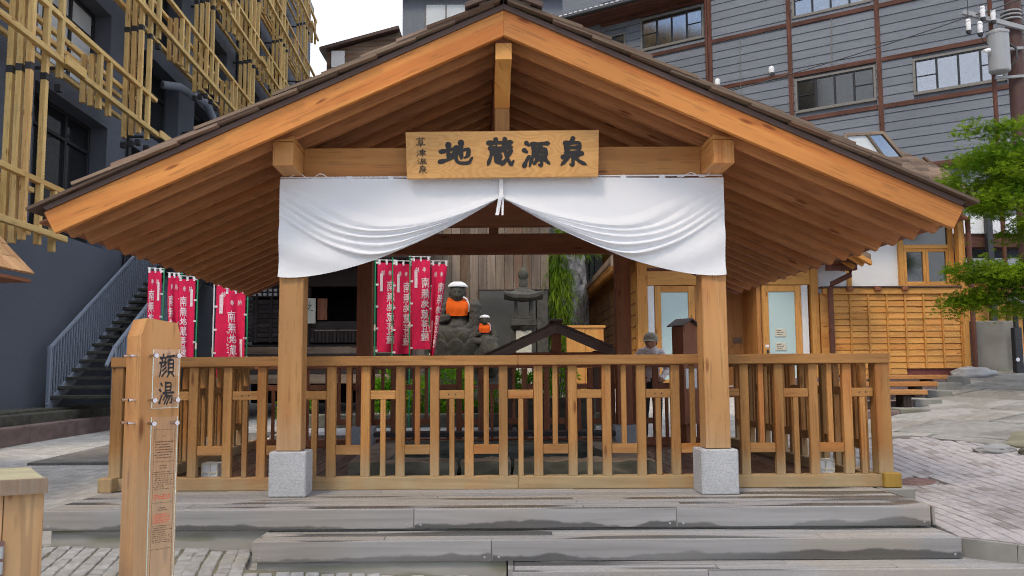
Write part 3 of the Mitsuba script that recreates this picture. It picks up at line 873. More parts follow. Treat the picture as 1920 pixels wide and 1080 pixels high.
def rail_run(label, fr, S0, S1, first, n, start, mt='rail', posts=(), skip=(), splits=()):
    """Railing with broad balusters; bays carry a cross piece low or high with one narrow slat."""
    r = thing('railing', label, 'railing')
    cuts = [S0] + list(splits) + [S1]
    for a, b in zip(cuts[:-1], cuts[1:]):
        part(r, 'top_rail', fr.box(a, b - .0015, -.055, .05, 1.072, 1.158, .006), mt)
        part(r, 'sill', fr.box(a, b - .0015, -.11, .03, 0.001, .110, .006), mt)
    P_ = .3025
    xs_ = [first + P_ * k for k in range(n)]
    for k, x in enumerate(xs_):
        if k in skip: continue
        j1, j2 = rnd.uniform(-.003, .003), rnd.uniform(-.003, .002)
        part(r, 'baluster', fr.box(x + j1, x + j1 + .078, -.062, j2, .108, 1.070, .004), mt)
    for k in range(-1, n):
        x0 = first + P_ * k + .079 if k >= 0 else S0 + .19
        x1 = first + P_ * (k + 1) - .001 if k < n - 1 else S1 - .14
        if x1 - x0 < .08: continue
        mid = (x0 + x1) / 2
        if (k + start) % 2 == 0:
            part(r, 'cross_piece', fr.box(x0, x1, -.055, -.012, .300, .382, .003), mt)
            part(r, 'slat', fr.box(mid - .0225, mid + .0225, -.05, -.016, .380, 1.071, .003), mt)
        else:
            part(r, 'cross_piece', fr.box(x0, x1, -.055, -.012, .780, .856, .003), mt)
            if k % 6 == 1:
                for q in (-.028, .03): part(r, 'plug', fr.box(mid + q - .006, mid + q + .006, -.0125, -.011, .812, .824, .002), 'dark_wood')
            part(r, 'slat', fr.box(mid - .0225, mid + .0225, -.05, -.016, .109, .781, .003), mt)
    for (a, b) in posts:
        part(r, 'end_post', fr.box(a, b, -.12, .028, .112, 1.070, .005), mt)
    return r


FR = Frame((0, 7.78, 0), (1, 0))
first = -1.609 - 4 * .3025
rf = rail_run('front timber railing with slatted bays between the two front posts', FR, -3.49, 3.335, first, 20, 0, posts=[(-3.487, -3.385), (3.205, 3.332)], splits=(.07,))
XF[0] = shear
rl = rail_run('left side timber railing of the pavilion seen through the front bays', Frame((-3.40, 12.3, 0), (0, -1)), .2, 4.38, .42, 13, 1)
rr_ = rail_run('right side timber railing of the pavilion seen through the front bays', Frame((3.27, 7.93, 0), (0, 1)), .0, 4.35, .12, 14, 0)
rb = rail_run('rear timber railing of the pavilion behind the stone basin', Frame((0, 12.25, 0), (1, 0)), -3.36, 3.22, -3.3, 21, 1, mt='cedar_shaded')
XF[0] = None
part(rf, 'sill_end_block', bx(-3.525, -3.405, 7.64, 7.90, .0, .125, .008), 'rail')
part(rf, 'sill_end_block', bx(3.225, 3.375, 7.70, 7.95, .0, .125, .008), 'ochre', label='yellow painted sill end at the right corner')

# stone foot bath inside
bs = thing('stone_basin', 'rough mossy stone basin with water inside the pavilion', 'basin')
XF[0] = shear
x = -1.58
while x < 1.45:
    w = rnd.uniform(.42, .75); w = min(w, 1.5 - x)
    b = trimesh.creation.box((w - .015, .42, .50)); b = b.subdivide().subdivide().subdivide()
    v = np.array(b.vertices); nn = v / np.linalg.norm(v, axis=1, keepdims=True)
    b.vertices = v * .95 + nn * (.13 * (hfbm(v * 6 + x * 7, 5, 2)[:, None] - .5)) + (x + w / 2, 9.05, -.11)
    part(bs, 'stone', b, 'rough_stone', 35)
    x += w
for (x0, x1, y0, y1) in ((-1.58, -1.2, 9.27, 11.5), (1.12, 1.5, 9.27, 11.5), (-1.58, 1.5, 11.5, 11.9)):
    b = trimesh.creation.box((x1 - x0, y1 - y0, .5)).subdivide().subdivide().subdivide()
    v = np.array(b.vertices); b.vertices = v + .04 * (hnoise(v * 6, 4)[:, None] - .5) + ((x0 + x1) / 2, (y0 + y1) / 2, -.13)
    part(bs, 'rim', b, 'rough_stone', 35)
part(bs, 'water', bx(-1.22, 1.14, 9.2, 11.55, -.2, -.02, .001), 'water')
part(bs, 'bench_board', bx(-1.62, 1.5, 11.45, 11.75, .19, .25, .006), 'dark_wood')
XF[0] = None

# deck and steps
dk = thing('wooden_deck', 'weathered grey plank deck in front of the railing', 'deck')


def plank_rows(owner, x0, x1, y0, y1, z, n, thick=.035, joints=(), skipx=None):
    w = (y1 - y0) / n
    for i in range(n):
        cut = [x0] + sorted(j + rnd.uniform(-.002, .002) for j in joints[i % len(joints)]) + [x1]
        for a, b in zip(cut[:-1], cut[1:]):
            part(owner, 'plank', bx(a + .002, b - .002, y0 + i * w + .005, y0 + (i + 1) * w - .005, z - thick, z + rnd.uniform(-.002, .0015), .003), 'deck')


def fascia(owner, x0, x1, y, z0, z1, cuts, name='fascia_board'):
    c = [x0] + list(cuts) + [x1]
    for a, b in zip(c[:-1], c[1:]):
        part(owner, name, bx(a + .0015, b - .0015, y, y + .035, z0, z1 - .001, .004), 'deck')
        for nx in (a + .05, b - .05):
            part(owner, 'screw', lathe([(0, -.003), (.007, -.002), (.0085, 0)], (0, 0, 0), 10), 'steel_gray') if False else None
            t = lathe([(.0005, .0), (.006, -.0005), (.0085, .002)], (0, 0, 0), 10)
            part(owner, 'screw', (np.stack([t[0][:, 0] + nx, t[0][:, 2] + y - .002, t[0][:, 1] + z0 + .028], 1), t[1], t[2]), 'steel_gray', True)


plank_rows(dk, -3.485, 3.14, 6.717, 7.93, 0, 9, joints=((-2.45, .55), (-2.45, -1.9, 1.3), (-1.9, .52), (.5, 2.0), (-.6,), (1.9,), (-1.1, 2.3)))
fascia(dk, -3.485, 3.13, 6.68, -.145, 0, (-.72, 1.235))
part(dk, 'edge_board', bx(3.143, 3.163, 6.68, 7.64, -.14, -.002, .003), 'deck')
st2 = thing('wooden_step', 'upper grey plank step below the deck edge', 'step')
plank_rows(st2, -1.80, 3.165, 6.357, 6.80, -.165, 3, joints=((-.9, 2.2), (.3,), (-1.0, 1.6)))
fascia(st2, -1.815, 3.17, 6.32, -.310, -.165, (-.135,))
part(st2, 'base_board', bx(-1.79, -.03, 6.36, 6.39, -.5, -.313, .004), 'riser')
part(st2, 'side_board', bx(-1.815, -1.79, 6.356, 6.80, -.31, -.165, .003), 'deck')
st3 = thing('wooden_step', 'lowest grey plank step nearest the camera at bottom right', 'step')
plank_rows(st3, .02, 4.3, 6.067, 6.48, -.315, 3, joints=((1.4, 2.6), (1.9,), (.9, 2.5)))
fascia(st3, .0, 4.3, 6.03, -.46, -.315, (1.32,))
part(st3, 'side_board', bx(-.02, .018, 6.03, 6.40, -.46, -.30, .003), 'deck')
for k in range(4):
    a_k, b_k = np.array([3.18, 6.435]) * (1 - k / 4) + np.array([4.42, 5.485]) * k / 4, np.array([3.18, 6.435]) * (1 - (k + 1) / 4) + np.array([4.42, 5.485]) * (k + 1) / 4
    za, zb_ = float(gz(*a_k)) - .001, float(gz(*b_k)) - .001
    part(fd, 'kerb', bar((a_k[0] - .012, a_k[1] - .016, za - .15), (b_k[0] - .012, b_k[1] - .016, zb_ - .15), .032, .30), 'concrete')

# ------------------------------------------------------------------ curtain and name board
cu = thing('curtain', 'white cotton entrance curtain gathered to a knot under the name board', 'curtain')
ZT = 2.645


def curtain_half(sgn):
    xe = -1.935 if sgn < 0 else 1.817
    xk = -.066
    def fn(t, v):
        v = v ** 1.0
        L = ZT - .83 * v
        Rz = ZT - (ZT - 2.474) * np.clip(v / .2, 0, 1)
        sag = np.where(v < .2, .245 * np.sin(np.clip(v / .2, 0, 1) * math.pi / 2) ** 1.0, .245 - .10 * ((v - .2) / .8) ** 1.1)
        shape = (t ** .85) * (1 - t) ** 1.05 * 3.75
        z = L * (1 - t) + Rz * t - sag * shape
        x = xe + (xk - xe) * t
        z = z + .006 * np.sin(x * 3.2) * (1 - v)
        # folds sweep down from the upper part of the hung edge and gather in the knot
        tt = np.clip(t / .6, 0, 1); tt = tt * tt * (3 - 2 * tt)
        q = v / (.36 + .64 * tt)
        w = (q - .14) / .86
        wob = .035 * np.sin(4.2 * t + 1.3 * sgn) + .03 * np.sin(7 * t + 9 * v)
        c = 4.4 * np.clip(w, 0, 1.4) ** .85 + 2.6 * wob
        s_ = c - np.floor(c)
        kk = np.floor(c)
        amp_k = .55 + .45 * np.sin(kk * 2.4 + sgn * .9) ** 2
        f = amp_k * np.sin(math.pi * s_ ** .66) ** 1.6
        f2 = .30 * (.5 + .5 * np.sin(2 * math.pi * c * 2.1 + 4 * t)) * np.clip((t - .45) / .4, 0, 1)
        env = np.clip(w / .10, 0, 1) * (.10 + .90 * np.clip(t / .35, 0, 1)) * (.22 + .78 * np.clip((1 - t) / .45, 0, 1)) * np.clip((1.12 - q) / .12, 0, 1)
        y = 7.325 - .050 * env * (f + f2) - .03 * np.exp(-((t - 1) / .16) ** 2) * np.clip(v * 3, 0, 1)
        lowleft = np.clip((q - 1.0) / .5, 0, 1) * np.clip(1 - t / .45, 0, 1)
        y = y - .016 * lowleft * np.sin(2 * math.pi * (2.1 * (v - .9 * t))) - .03 * np.clip(t / .3, 0, 1) * np.clip((1 - t) / .3, 0, 1) * np.sin(math.pi * np.clip(v, 0, 1))
        y = y - .007 * hfbm(np.stack([x * 3, v * 4, 0 * x], 1), 2, 5 + sgn)
        return np.stack([x, y, z], 1)
    return grid_mesh(fn, 170, 190)


part(cu, 'left_panel', curtain_half(-1), 'cloth_white', True)
part(cu, 'right_panel', curtain_half(1), 'cloth_white', True)
part(cu, 'rod', tube([(-1.93, 7.335, 2.660), (0, 7.335, 2.662), (1.81, 7.335, 2.664)], .007), 'white', True)
for x in (-1.35, -1.0, -.66, -.32, -.14, .02, .26, .62, .97, 1.30):
    part(cu, 'loop', bx(x - .024, x + .024, 7.320, 7.345, 2.632, 2.668, .002), 'cloth_white')
part(cu, 'tape', bx(CX - .026, CX + .006, 7.268, 7.274, 2.478, 2.66, .001), 'cloth_white')
for x, x2, z2 in ((-.072, -.100, 2.318), (-.05, -.055, 2.315)):
    m_ = grid_mesh(lambda u, v: np.stack([x + (x2 - x) * v + (u - .5) * (.030 if x < -.06 else .016), 7.262 - .012 * np.sin(v * 4 + x * 60), 2.472 + (z2 - 2.472) * v], 1), 4, 14)
    part(cu, 'tie_end', m_, 'cloth_white', True)
part(cu, 'knot', trimesh.creation.icosphere(2, .026).apply_transform(np.diag([1.0, .8, 1.1, 1])).apply_translation((-.064, 7.272, 2.474)), 'cloth_white', True)
for s in (-1, 1):
    pts = [(s * 1.80 - .05 + s * .0, 7.31, 2.668)] + [(s * (1.80 - .33 * t) - .05, 7.30 - .02 * math.sin(t * 9), 2.668 + .022 * math.sin(t * 11 + s) - .01 * t) for t in np.linspace(.05, 1, 14)]
    part(cu, 'cord', tube(pts, .004, 6), 'white', True)

BF = Frame((0, 7.20, 0), (1, 0))
sg = thing('name_board', 'carved wooden name board with large black brush characters', 'sign')
part(sg, 'board', prism([(-.861, 3.013), (.756, 3.023), (.744, 2.630), (-.847, 2.620)], 7.20, 7.255, XZ, 0), 'board')
for i, (g, x0, z1, w, h) in enumerate((('chi', -.571, 2.930, .268, .218), ('zou', -.183, 2.950, .226, .234), ('gen', .122, 2.932, .224, .226), ('sen', .418, 2.948, .228, .236))):
    part(sg, 'character', glyph_solid(g, x0 - .006, z1 + .004, w + .012, h + .008, BF, -.004, .006, 16.0), 'ink')
for i, (g, z1, hh) in enumerate((('kusa', 2.966, .082), ('tsu', 2.868, .068), ('on', 2.788, .052), ('sen', 2.728, .070))):
    part(sg, 'small_character', glyph_solid(g, -.775 + .006 * i, z1, .082, hh, BF, -.004, .005, 8.5), 'ink')
part(sg, 'hanger', bx(-.5, -.46, 7.256, 7.358, 2.86, 2.90, .002), 'metal_dark')
part(sg, 'hanger', bx(.38, .42, 7.256, 7.358, 2.86, 2.90, .002), 'metal_dark')

# small box lamps on the deck behind the sill
for n_, (x, lab) in enumerate(((-2.665, 'small white four-pane box lamp behind the left front railing'), (2.806, 'small white four-pane box lamp behind the right front railing'))):
    bl = thing('box_lamp', lab, 'lamp')
    yb = 7.92
    part(bl, 'body', bx(x - .072, x + .072, yb + .012, yb + .15, .052, .222, .004), 'frosted' if n_ < 0 else 'lamp_panel')
    part(bl, 'foot', bx(x - .08, x + .08, yb, yb + .16, .0, .05, .003), 'concrete')
    fr = Frame((x, yb + .010, 0), (1, 0))
    for a in (-.066, 0, .066):
        part(bl, 'bar', fr.box(a - .006, a + .006, 0, .012, .066, .216, .001), 'cream')
    for z in (.062, .140, .218):
        part(bl, 'bar', fr.box(-.073, .073, 0, .0145, z - .006, z + .006, .001), 'cream')

# ------------------------------------------------------------------ sign post in front, wooden cabinet
def rotframe(x, y, z, deg):
    a = math.radians(deg)
    return Frame((x, y, z), (math.cos(a), math.sin(a)))


PF = rotframe(-2.060, 4.93, 0, 42)
sp = thing('sign_post', 'square timber sign post with two acrylic plates in the left foreground', 'sign post')
hw = .225
prof = [(0, -.6), (hw, -.6), (hw, 1.225), (hw - .018, 1.300), (hw - .05, 1.325), (.03, 1.335), (0, 1.262)]
part(sp, 'post', PF.prism([(0, -.6), (hw, -.6), (hw, 1.20), (hw - .022, 1.298), (.032, 1.322), (0, 1.225)], -hw, 0, math.pi / 2), 'cedar_post')
for z0, z1 in ((.818, 1.145), (-.5, .770)):
    pl = PF.box(.075, .268, .030, .0305, z0, z1, .0001)
    part(sp, 'acrylic_plate', (np.array([PF.pt(a, .070, b) for a, b in ((.045, z0), (.190, z0), (.190, z1), (.045, z1))]), np.array([[0, 1, 2], [0, 2, 3]])), 'clear')
    part(sp, 'plate_edge', join([PF.box(.044, .046, .067, .073, z0, z1, .0003), PF.box(.189, .191, .067, .073, z0, z1, .0003), PF.box(.046, .189, .067, .073, z0, z0 + .002, .0003)]), 'frosted')
    for s in (.054, .181):
        for z in ((z0 + .045, z1 - .035) if z0 > 0 else (z1 - .035,)):
            c = PF.pt(s, 0, z)
            part(sp, 'stand_off', tube([c, c + PF.n * .090], .0085, 14), 'chrome', 40)
            part(sp, 'stand_off_cap', tube([c + PF.n * .064, c + PF.n * .094], .0125, 16), 'chrome', 40)
for s in (.05, .16):
    for z in (1.11, .863, .735):
        c = PF.pt(0, -s, z)
        part(sp, 'side_stand_off', tube([c, c - PF.u * .04], .008, 12), 'chrome', 40)
for g, z1, h in (('kao', 1.118, .135), ('yu', .966, .130)):
    part(sp, 'character', glyph_solid(g, .080, z1, .084, h, PF, .0705, .072, 11.0), 'ink')
tr = random.Random(5)
def text_rows(z, n, dz, s0, s1, m, fill=.8, th=.0045):
    ms = []; s0 -= .018; s1 -= .018
    for i in range(n):
        s = s0 + tr.uniform(0, .008); e = s1 - tr.uniform(0, .03)
        while s < e:
            w = tr.uniform(.0035, .007)
            if tr.random() < fill:
                hh = th * tr.uniform(.6, 1.0)
                ms.append(PF.box(s, s + w * .75, .0705, .0715, z - i * dz - hh, z - i * dz, .0001))
            s += w
    part(sp, 'small_print', join(ms), m)
for z in (.700, .523, .30, .05):
    part(sp, 'rule_line', PF.box(.064, .174, .0705, .0715, z, z + .002, .0001), 'ink_brown')
text_rows(.668, 1, .012, .11, .165, 'ink_brown', .7, .007)
text_rows(.636, 7, .0145, .084, .196, 'ink_brown', .86, .0065)
text_rows(.505, 2, .013, .11, .175, 'ink_brown', .8, .006)
text_rows(.470, 9, .0115, .083, .196, 'ink_brown', .72, .005)
text_rows(.345, 3, .010, .083, .196, 'red_petal', .9, .005)
text_rows(.275, 2, .012, .11, .17, 'ink_brown', .8, .006)
text_rows(.240, 5, .011, .083, .196, 'red_petal', .85, .005)
text_rows(.178, 9, .011, .083, .192, 'ink_brown', .8, .005)
for s in (.062, .176):
    part(sp, 'rule_line', PF.box(s, s + .0015, .0705, .0715, -.3, .70, .0001), 'ink_brown')

CF = rotframe(-2.222, 4.28, 0, 34)
cb = thing('wooden_cabinet', 'plain wooden cabinet with a worn dark lid edge at the lower left corner', 'cabinet')
part(cb, 'body_back', CF.box(-.9, .0, -.62, -.022, -.6, .452, .004), 'cabinet_wood')
part(cb, 'door', CF.box(-.168, -.002, -.02, 0, -.6, .448, .003, 2), 'cabinet_wood')
part(cb, 'door', CF.box(-.56, -.172, -.02, 0, -.6, .448, .003, 2), 'cabinet_wood')
part(cb, 'lid', CF.box(-1.0, .004, -.68, .012, .456, .512, .006, 0), 'lid_wood')
lidedge = trimesh.creation.box((1.04, .03, .07)).subdivide().subdivide().subdivide()
v = np.array(lidedge.vertices); v[:, 2] += .016 * (hnoise(v * (7, 1, 1) + 4, 3) - .5); v[:, 1] += .01 * (hnoise(v * 22, 4) - .5)
lidedge.vertices = v @ CF.R.T + CF.pt(-.512, .022, .486)
part(cb, 'lid_edge', lidedge, 'plank_old', 30)
part(cb, 'hinge', CF.box(-.182, -.160, .001, .010, .02, .24, .002), 'rust')
for z in (.05, .12, .19): part(cb, 'hinge_knuckle', tube([CF.pt(-.170, .008, z - .03), CF.pt(-.170, .008, z + .025)], .009, 10), 'steel_gray', 40)

# ------------------------------------------------------------------ dark building with timber lattice on the left
LW = Frame((-7.9, 0, 0), ldir)
lb = thing('lattice_building', 'tall charcoal plaster building with pale timber lattice balconies', 'building')
cols = [14.4 + 4.7 * k for k in range(7)]
rows = [(3.75, 6.45)] + [(6.98 + 2.62 * k, 9.02 + 2.62 * k) for k in range(5)]
holes = []
for c in cols:
    for (z0, z1) in rows:
        if c < 42.0: holes.append([(c - 3.3, z0), (c, z0), (c, z1), (c - 3.3, z1)])
part(lb, 'wall', LW.prism(Polygon([(10.9, .1), (43.9, .1), (43.9, 19.6), (10.9, 19.6)], holes), -.45, 0), 'plaster')
part(lb, 'rear_mass', LW.box(10.9, 43.9, -8, -.8, .1, 19.4, .01), 'plaster')
part(lb, 'parapet', LW.box(10.8, 44.1, -.5, .12, 19.602, 19.9, .01), 'metal_dark')
for c in cols:
    for j, (z0, z1) in enumerate(rows):
        if c > 42: continue
        s0, s1 = c - 3.3, c
        w = part(lb, 'window', join([LW.box(s0, s0 + .08, -.44, -.36, z0, z1), LW.box(s1 - .08, s1, -.44, -.36, z0, z1), LW.box(s0 + .08, s1 - .08, -.44, -.36, z1 - .08, z1), LW.box(s0 + .08, s1 - .08, -.44, -.36, z0, z0 + .08),
                                     LW.box(s0 + 1.0, s0 + 1.08, -.44, -.355, z0 + .08, z1 - .08), LW.box(s0 + 2.1, s0 + 2.18, -.44, -.355, z0 + .08, z1 - .08),
                                     LW.box(s0 + .08, s1 - .08, -.44, -.357, z1 - .62, z1 - .55)]), 'frame_dark')
        pane = 'curtain_pane' if (j == 1 and c < 20) else 'glass_dark'
        for a, b in ((s0 + .08, s0 + 1.0), (s0 + 1.08, s0 + 2.1), (s0 + 2.18, s1 - .08)):
            part(w, 'pane', LW.box(a, b, -.43, -.41, z0 + .08, z1 - .55, .001), pane)
            part(w, 'pane', LW.box(a, b, -.43, -.41, z1 - .55, z1 - .08, .001), pane)
bands = [(3.30, 4.17, 14.75), (6.27, 7.12, 19.05), (8.76, 9.74, 39.5), (11.38, 12.2, 39.5), (13.86, 14.65, 39.5), (16.4, 17.3, 39.5), (18.9, 19.7, 39.5)]
DL = (1.04, .72, .40)
tall = [13.47 + 4.62 * k for k in range(6)]
for j, (zb0, zt0, se) in enumerate(bands):
    part(lb, 'rail', LW.box(11.2, se, .99, 1.09, zt0 - .09, zt0, .006), 'pale_timber')
    part(lb, 'rail', LW.box(11.2, se - .25, .62, .71, zt0 - .12, zt0 - .035, .006), 'pale_timber')
    part(lb, 'rail', LW.box(11.2, se - .35, .35, .44, zt0 - .12, zt0 - .035, .006), 'pale_timber')
    part(lb, 'rail', LW.box(11.2, se, 1.091, 1.18, zb0 - .05, zb0 + .05, .006), 'pale_timber')
    part(lb, 'rail', LW.box(11.2, se - .3, .35, .44, zb0 + .28, zb0 + .36, .006), 'pale_timber')
    part(lb, 'rail', LW.box(11.2, se - .3, .62, .71, zb0 + .02, zb0 + .1, .006), 'pale_timber') if j % 2 == 0 else None
    for g in tall:
        if g > se - .3: continue
        nz = bands[j + 1][0] if j + 1 < len(bands) else 19.7
        up = j < len(bands) - 1
        top = (bands[j + 1][1] - .095) if up and g < bands[j + 1][2] - .3 else zt0 - .095
        for q, (ds, d) in enumerate(((0, 1.04), (0, .895), (0, .75), (.5, 1.04), (1.0, 1.04))):
            if g + ds > se - .05: continue
            part(lb, 'post', LW.box(g + ds - .05, g + ds + .05, d - .044, d + .049, zb0 - .20 - .05 * (q % 3), top if q != 4 or j % 2 else zt0 - .095, .005), 'pale_timber')
            if j > 0 and q in (0, 1, 2, 3, 4): part(lb, 'joint_plate', LW.box(g + ds - .053, g + ds + .053, d - .050, d + .054, zb0 - .46 - .03 * (q % 3), zb0 - .34 - .03 * (q % 3), .002), 'metal_dark')
        for q, (ds, d) in enumerate(((2.6, 1.04), (2.6, .895), (2.6, .75), (3.05, 1.04))):
            if g + ds > se - .05: continue
            part(lb, 'picket', LW.box(g + ds - .05, g + ds + .05, d - .044, d + .049, zb0 - .30 + .06 * (q % 3), zt0 - .095, .005), 'pale_timber')
        if j % 2 == 1: part(lb, 'plank', LW.box(g + .85, g + 1.6, 1.19, 1.24, zb0 - .06, zb0 + .10, .004), 'pale_timber')
        part(lb, 'bracket', LW.box(g + 1.9, g + 1.95, .0, 1.0, zb0 + .22, zb0 + .27, .004), 'metal_dark')
part(lb, 'drainpipe', tube([LW.pt(22.6, .05, 8.0), LW.pt(22.6, .55, 8.0)][:0] + [LW.pt(22.4, .02, 8.55), LW.pt(22.7, .35, 8.6), LW.pt(23.8, .75, 8.5), LW.pt(24.6, .85, 8.0), LW.pt(25.2, .86, 7.4)], .11, 12), 'steel_blue', 50)
part(lb, 'canopy', LW.box(24.0, 30.0, .05, .95, 7.6, 7.75, .01), 'metal_dark')
for s in (20.2, 29.6): part(lb, 'downpipe', tube([LW.pt(s, .07, .3), LW.pt(s, .07, 19.3)], .05, 10), 'metal_dark', 50)

# outdoor staircase
sc_ = thing('outdoor_stair', 'blue-grey steel stair with dark treads climbing beside the charcoal building', 'staircase')
OL, OR = Frame((-7.60, 0, 0), ldir), Frame((-6.42, 0, 0), ldir)
SLP = .17 / .30
zs = lambda s: .45 + (s - 16.15) * SLP
for k in range(24):
    s = 16.2 + .30 * k
    part(sc_, 'tread', OL.box(s, s + .32, -.0, 1.13, zs(s) + .105, zs(s) + .165, .006), 'stone_dark')
for fr, nm, ss in ((OL, 'left', 16.15), (OR, 'right', 16.15)):
    d0 = .03
    for off, h in ((-.05, .22), (1.06, .055)):
        part(sc_, 'stringer' if h > .1 else 'handrail', bar(fr.pt(ss, d0, zs(ss) + off), fr.pt(23.4, d0, zs(23.4) + off), .05, h), 'steel_blue')
    part(sc_, 'newel', fr.box(ss - .03, ss + .03, 0, .06, zs(ss) - .05, zs(ss) + 1.1, .004), 'steel_blue')
    for k in range(66):
        s = ss + .11 * (k + 1)
        part(sc_, 'baluster', fr.box(s - .013, s + .013, .015, .041, zs(s) + .05, zs(s) + 1.04, .002), 'steel_blue')
part(sc_, 'handrail_return', bar(OR.pt(16.15, .03, zs(16.15) + 1.06), OR.pt(15.8, .03, zs(16.15) + .72), .05, .055), 'steel_blue')
part(sc_, 'landing', OL.box(23.4, 27, -.2, 1.4, zs(23.4) - .1, zs(23.4) + .05, .01), 'steel_blue')
part(sc_, 'landing_leg', OL.box(23.5, 23.65, 1.0, 1.15, .2, zs(23.4) - .1, .01), 'steel_blue')

# little kiosk whose shake roof enters at the left edge
ki = thing('kiosk', 'small kiosk with a new wooden shake roof cut by the left edge', 'kiosk')
part(ki, 'wall', bx(-8.0, -6.02, 5.6, 9.75, -.4, 2.5, .01), 'dark_wood')
nv = np.array([.70, 0, .71])
for r_i in range(7):
    y = 5.4
    while y < 10.02:
        w = rnd.uniform(.16, .30); y1 = min(y + w, 10.04)
        a = np.array([-5.44 - .17 * r_i + rnd.uniform(-.02, .02), 0, 2.13 + .172 * r_i])
        c = np.array([(a[0]) - .14, (y + y1) / 2, a[2] + .16])
        R_ = np.stack([[-.70, 0, .71], [0, 1, 0], [-.71, 0, -.70]], 1)
        part(ki, 'shake', cbox((.36, y1 - y - .006, .03), c, R_, .003, 0), 'shake_new')
        y = y1
part(ki, 'eaves_board', bx(-6.0, -5.46, 5.4, 10.0, 2.06, 2.10, .004), 'cedar_shaded')

# ------------------------------------------------------------------ temple hall behind, plank wall, slab
te = thing('temple_hall', 'dark timber temple hall with lattice wall and steps behind the pavilion', 'temple')
TF = Frame((0, 19.5, 0), (1, 0))
for z in np.arange(1.72, 2.66, .105):
    for a in (-5.95, -5.62, -5.29, -4.96, -4.63):
        part(te, 'wall_panel', TF.box(a + .03, a + .30, -.03, 0, z + .004, z + .099, .003), 'dark_wood')
for a in (-5.95, -5.62, -5.29, -4.96, -4.63):
    part(te, 'stile', TF.box(a - .028, a + .028, -.04, .025, 1.70, 2.72, .003), 'dark_wood')
part(te, 'paper_screen', TF.box(-5.98, -4.62, -.09, -.07, 2.74, 2.92, .002), 'white_plaster')
for a in np.arange(-5.98, -4.6, .118):
    part(te, 'lattice_bar', TF.box(a - .016, a + .016, -.06, -.02, 2.72, 2.94, .002), 'dark_wood')
for z in (2.735, 2.832, 2.925):
    part(te, 'lattice_bar', TF.box(-5.98, -4.6, -.064, -.018, z - .014, z + .014, .002), 'dark_wood')
part(te, 'beam', TF.box(-6.6, -1.55, -.2, .1, 2.95, 3.35, .01), 'dark_wood')
for a in (-6.1, -4.52, -3.05): part(te, 'column', TF.box(a - .10, a + .10, -.12, .08, .3, 2.95, .01), 'dark_wood')
part(te, 'inner_wall', TF.box(-6.4, -2.2, -2.6, -2.4, .3, 3.6, .01), 'dark_wood')
part(te, 'inner_side', TF.box(-2.4, -2.2, -2.4, -.2, .3, 3.6, .01), 'dark_wood')
part(te, 'floor', TF.box(-6.4, -2.2, -2.4, 0.0, 1.5, 1.66, .01), 'dark_wood')
part(te, 'ceiling', TF.box(-6.4, -2.2, -2.4, -.2, 3.36, 3.5, .01), 'dark_wood')
part(te, 'offering_box', TF.box(-4.42, -2.95, -.5, -.05, 1.70, 2.18, .01), 'dark_wood')
part(te, 'offering_box_rim', TF.box(-4.46, -2.9, -.52, -.02, 1.955, 1.985, .004), 'plank_old')
for a in np.arange(-4.40, -2.95, .083): part(te, 'box_slat', TF.box(a, a + .055, -.048, -.01, 1.70, 1.95, .003), 'dark_wood')
for k in range(5):
    part(te, 'step', TF.box(-6.2, -2.4, -.1, .25 + .22 * k, 1.46 - .15 * k - .05, 1.60 - .15 * k, .008), 'plank_old' if k % 2 == 0 else 'dark_wood')
part(te, 'votive_board', TF.box(-4.52, -4.28, .10, .13, 2.12, 2.68, .004), 'cream')
part(te, 'votive_character', glyph_solid('no', -4.50, 2.58, .17, .2, TF, .129, .134, 10), 'ink')
part(te, 'hanging_board', TF.box(-4.26, -4.05, -.02, .02, 2.2, 2.68, .004), 'cedar_shaded')
part(te, 'roof', prism([(17.9, 3.38), (17.9, 3.50), (20.6, 4.85), (23.2, 3.50), (23.2, 3.38), (20.6, 4.7)], -7.4, -1.62, YZ), 'dark_wood')
for k in range(18): part(te, 'roof_rafter', bar((-7.2 + k * .32, 17.95, 3.34), (-7.2 + k * .32, 20.5, 4.62), .07, .09), 'dark_wood')

pw = thing('plank_wall', 'weathered brown vertical plank wall behind the seated statue', 'wall')
for i in range(20):
    x0 = -3.15 + i * .203
    part(pw, 'plank', bx(x0 + .004, x0 + .199, 20.0, 20.03 + rnd.uniform(0, .012), (2.90 if x0 > -.7 else 1.0), 5.2, .004, 2), 'plank_old')
part(pw, 'backing', bx(-3.15, .9, 20.06, 20.3, .3, 5.1, .01), 'dark_wood')
part(pw, 'ledge', bx(-.70, .90, 19.9, 20.05, 2.86, 2.90, .004), 'dark_wood')
sl_ = put('stone_slab', bx(-.69, .60, 19.86, 19.98, .3, 2.855, .01), 'slate', label='large polished dark stone slab standing behind the stone lantern', cat='slab')
put('stone_pillar', bx(.62, .88, 19.84, 20.0, .3, 2.855, .02), 'stone_dark', label='mossy stone pillar at the right edge of the polished slab', cat='pillar')

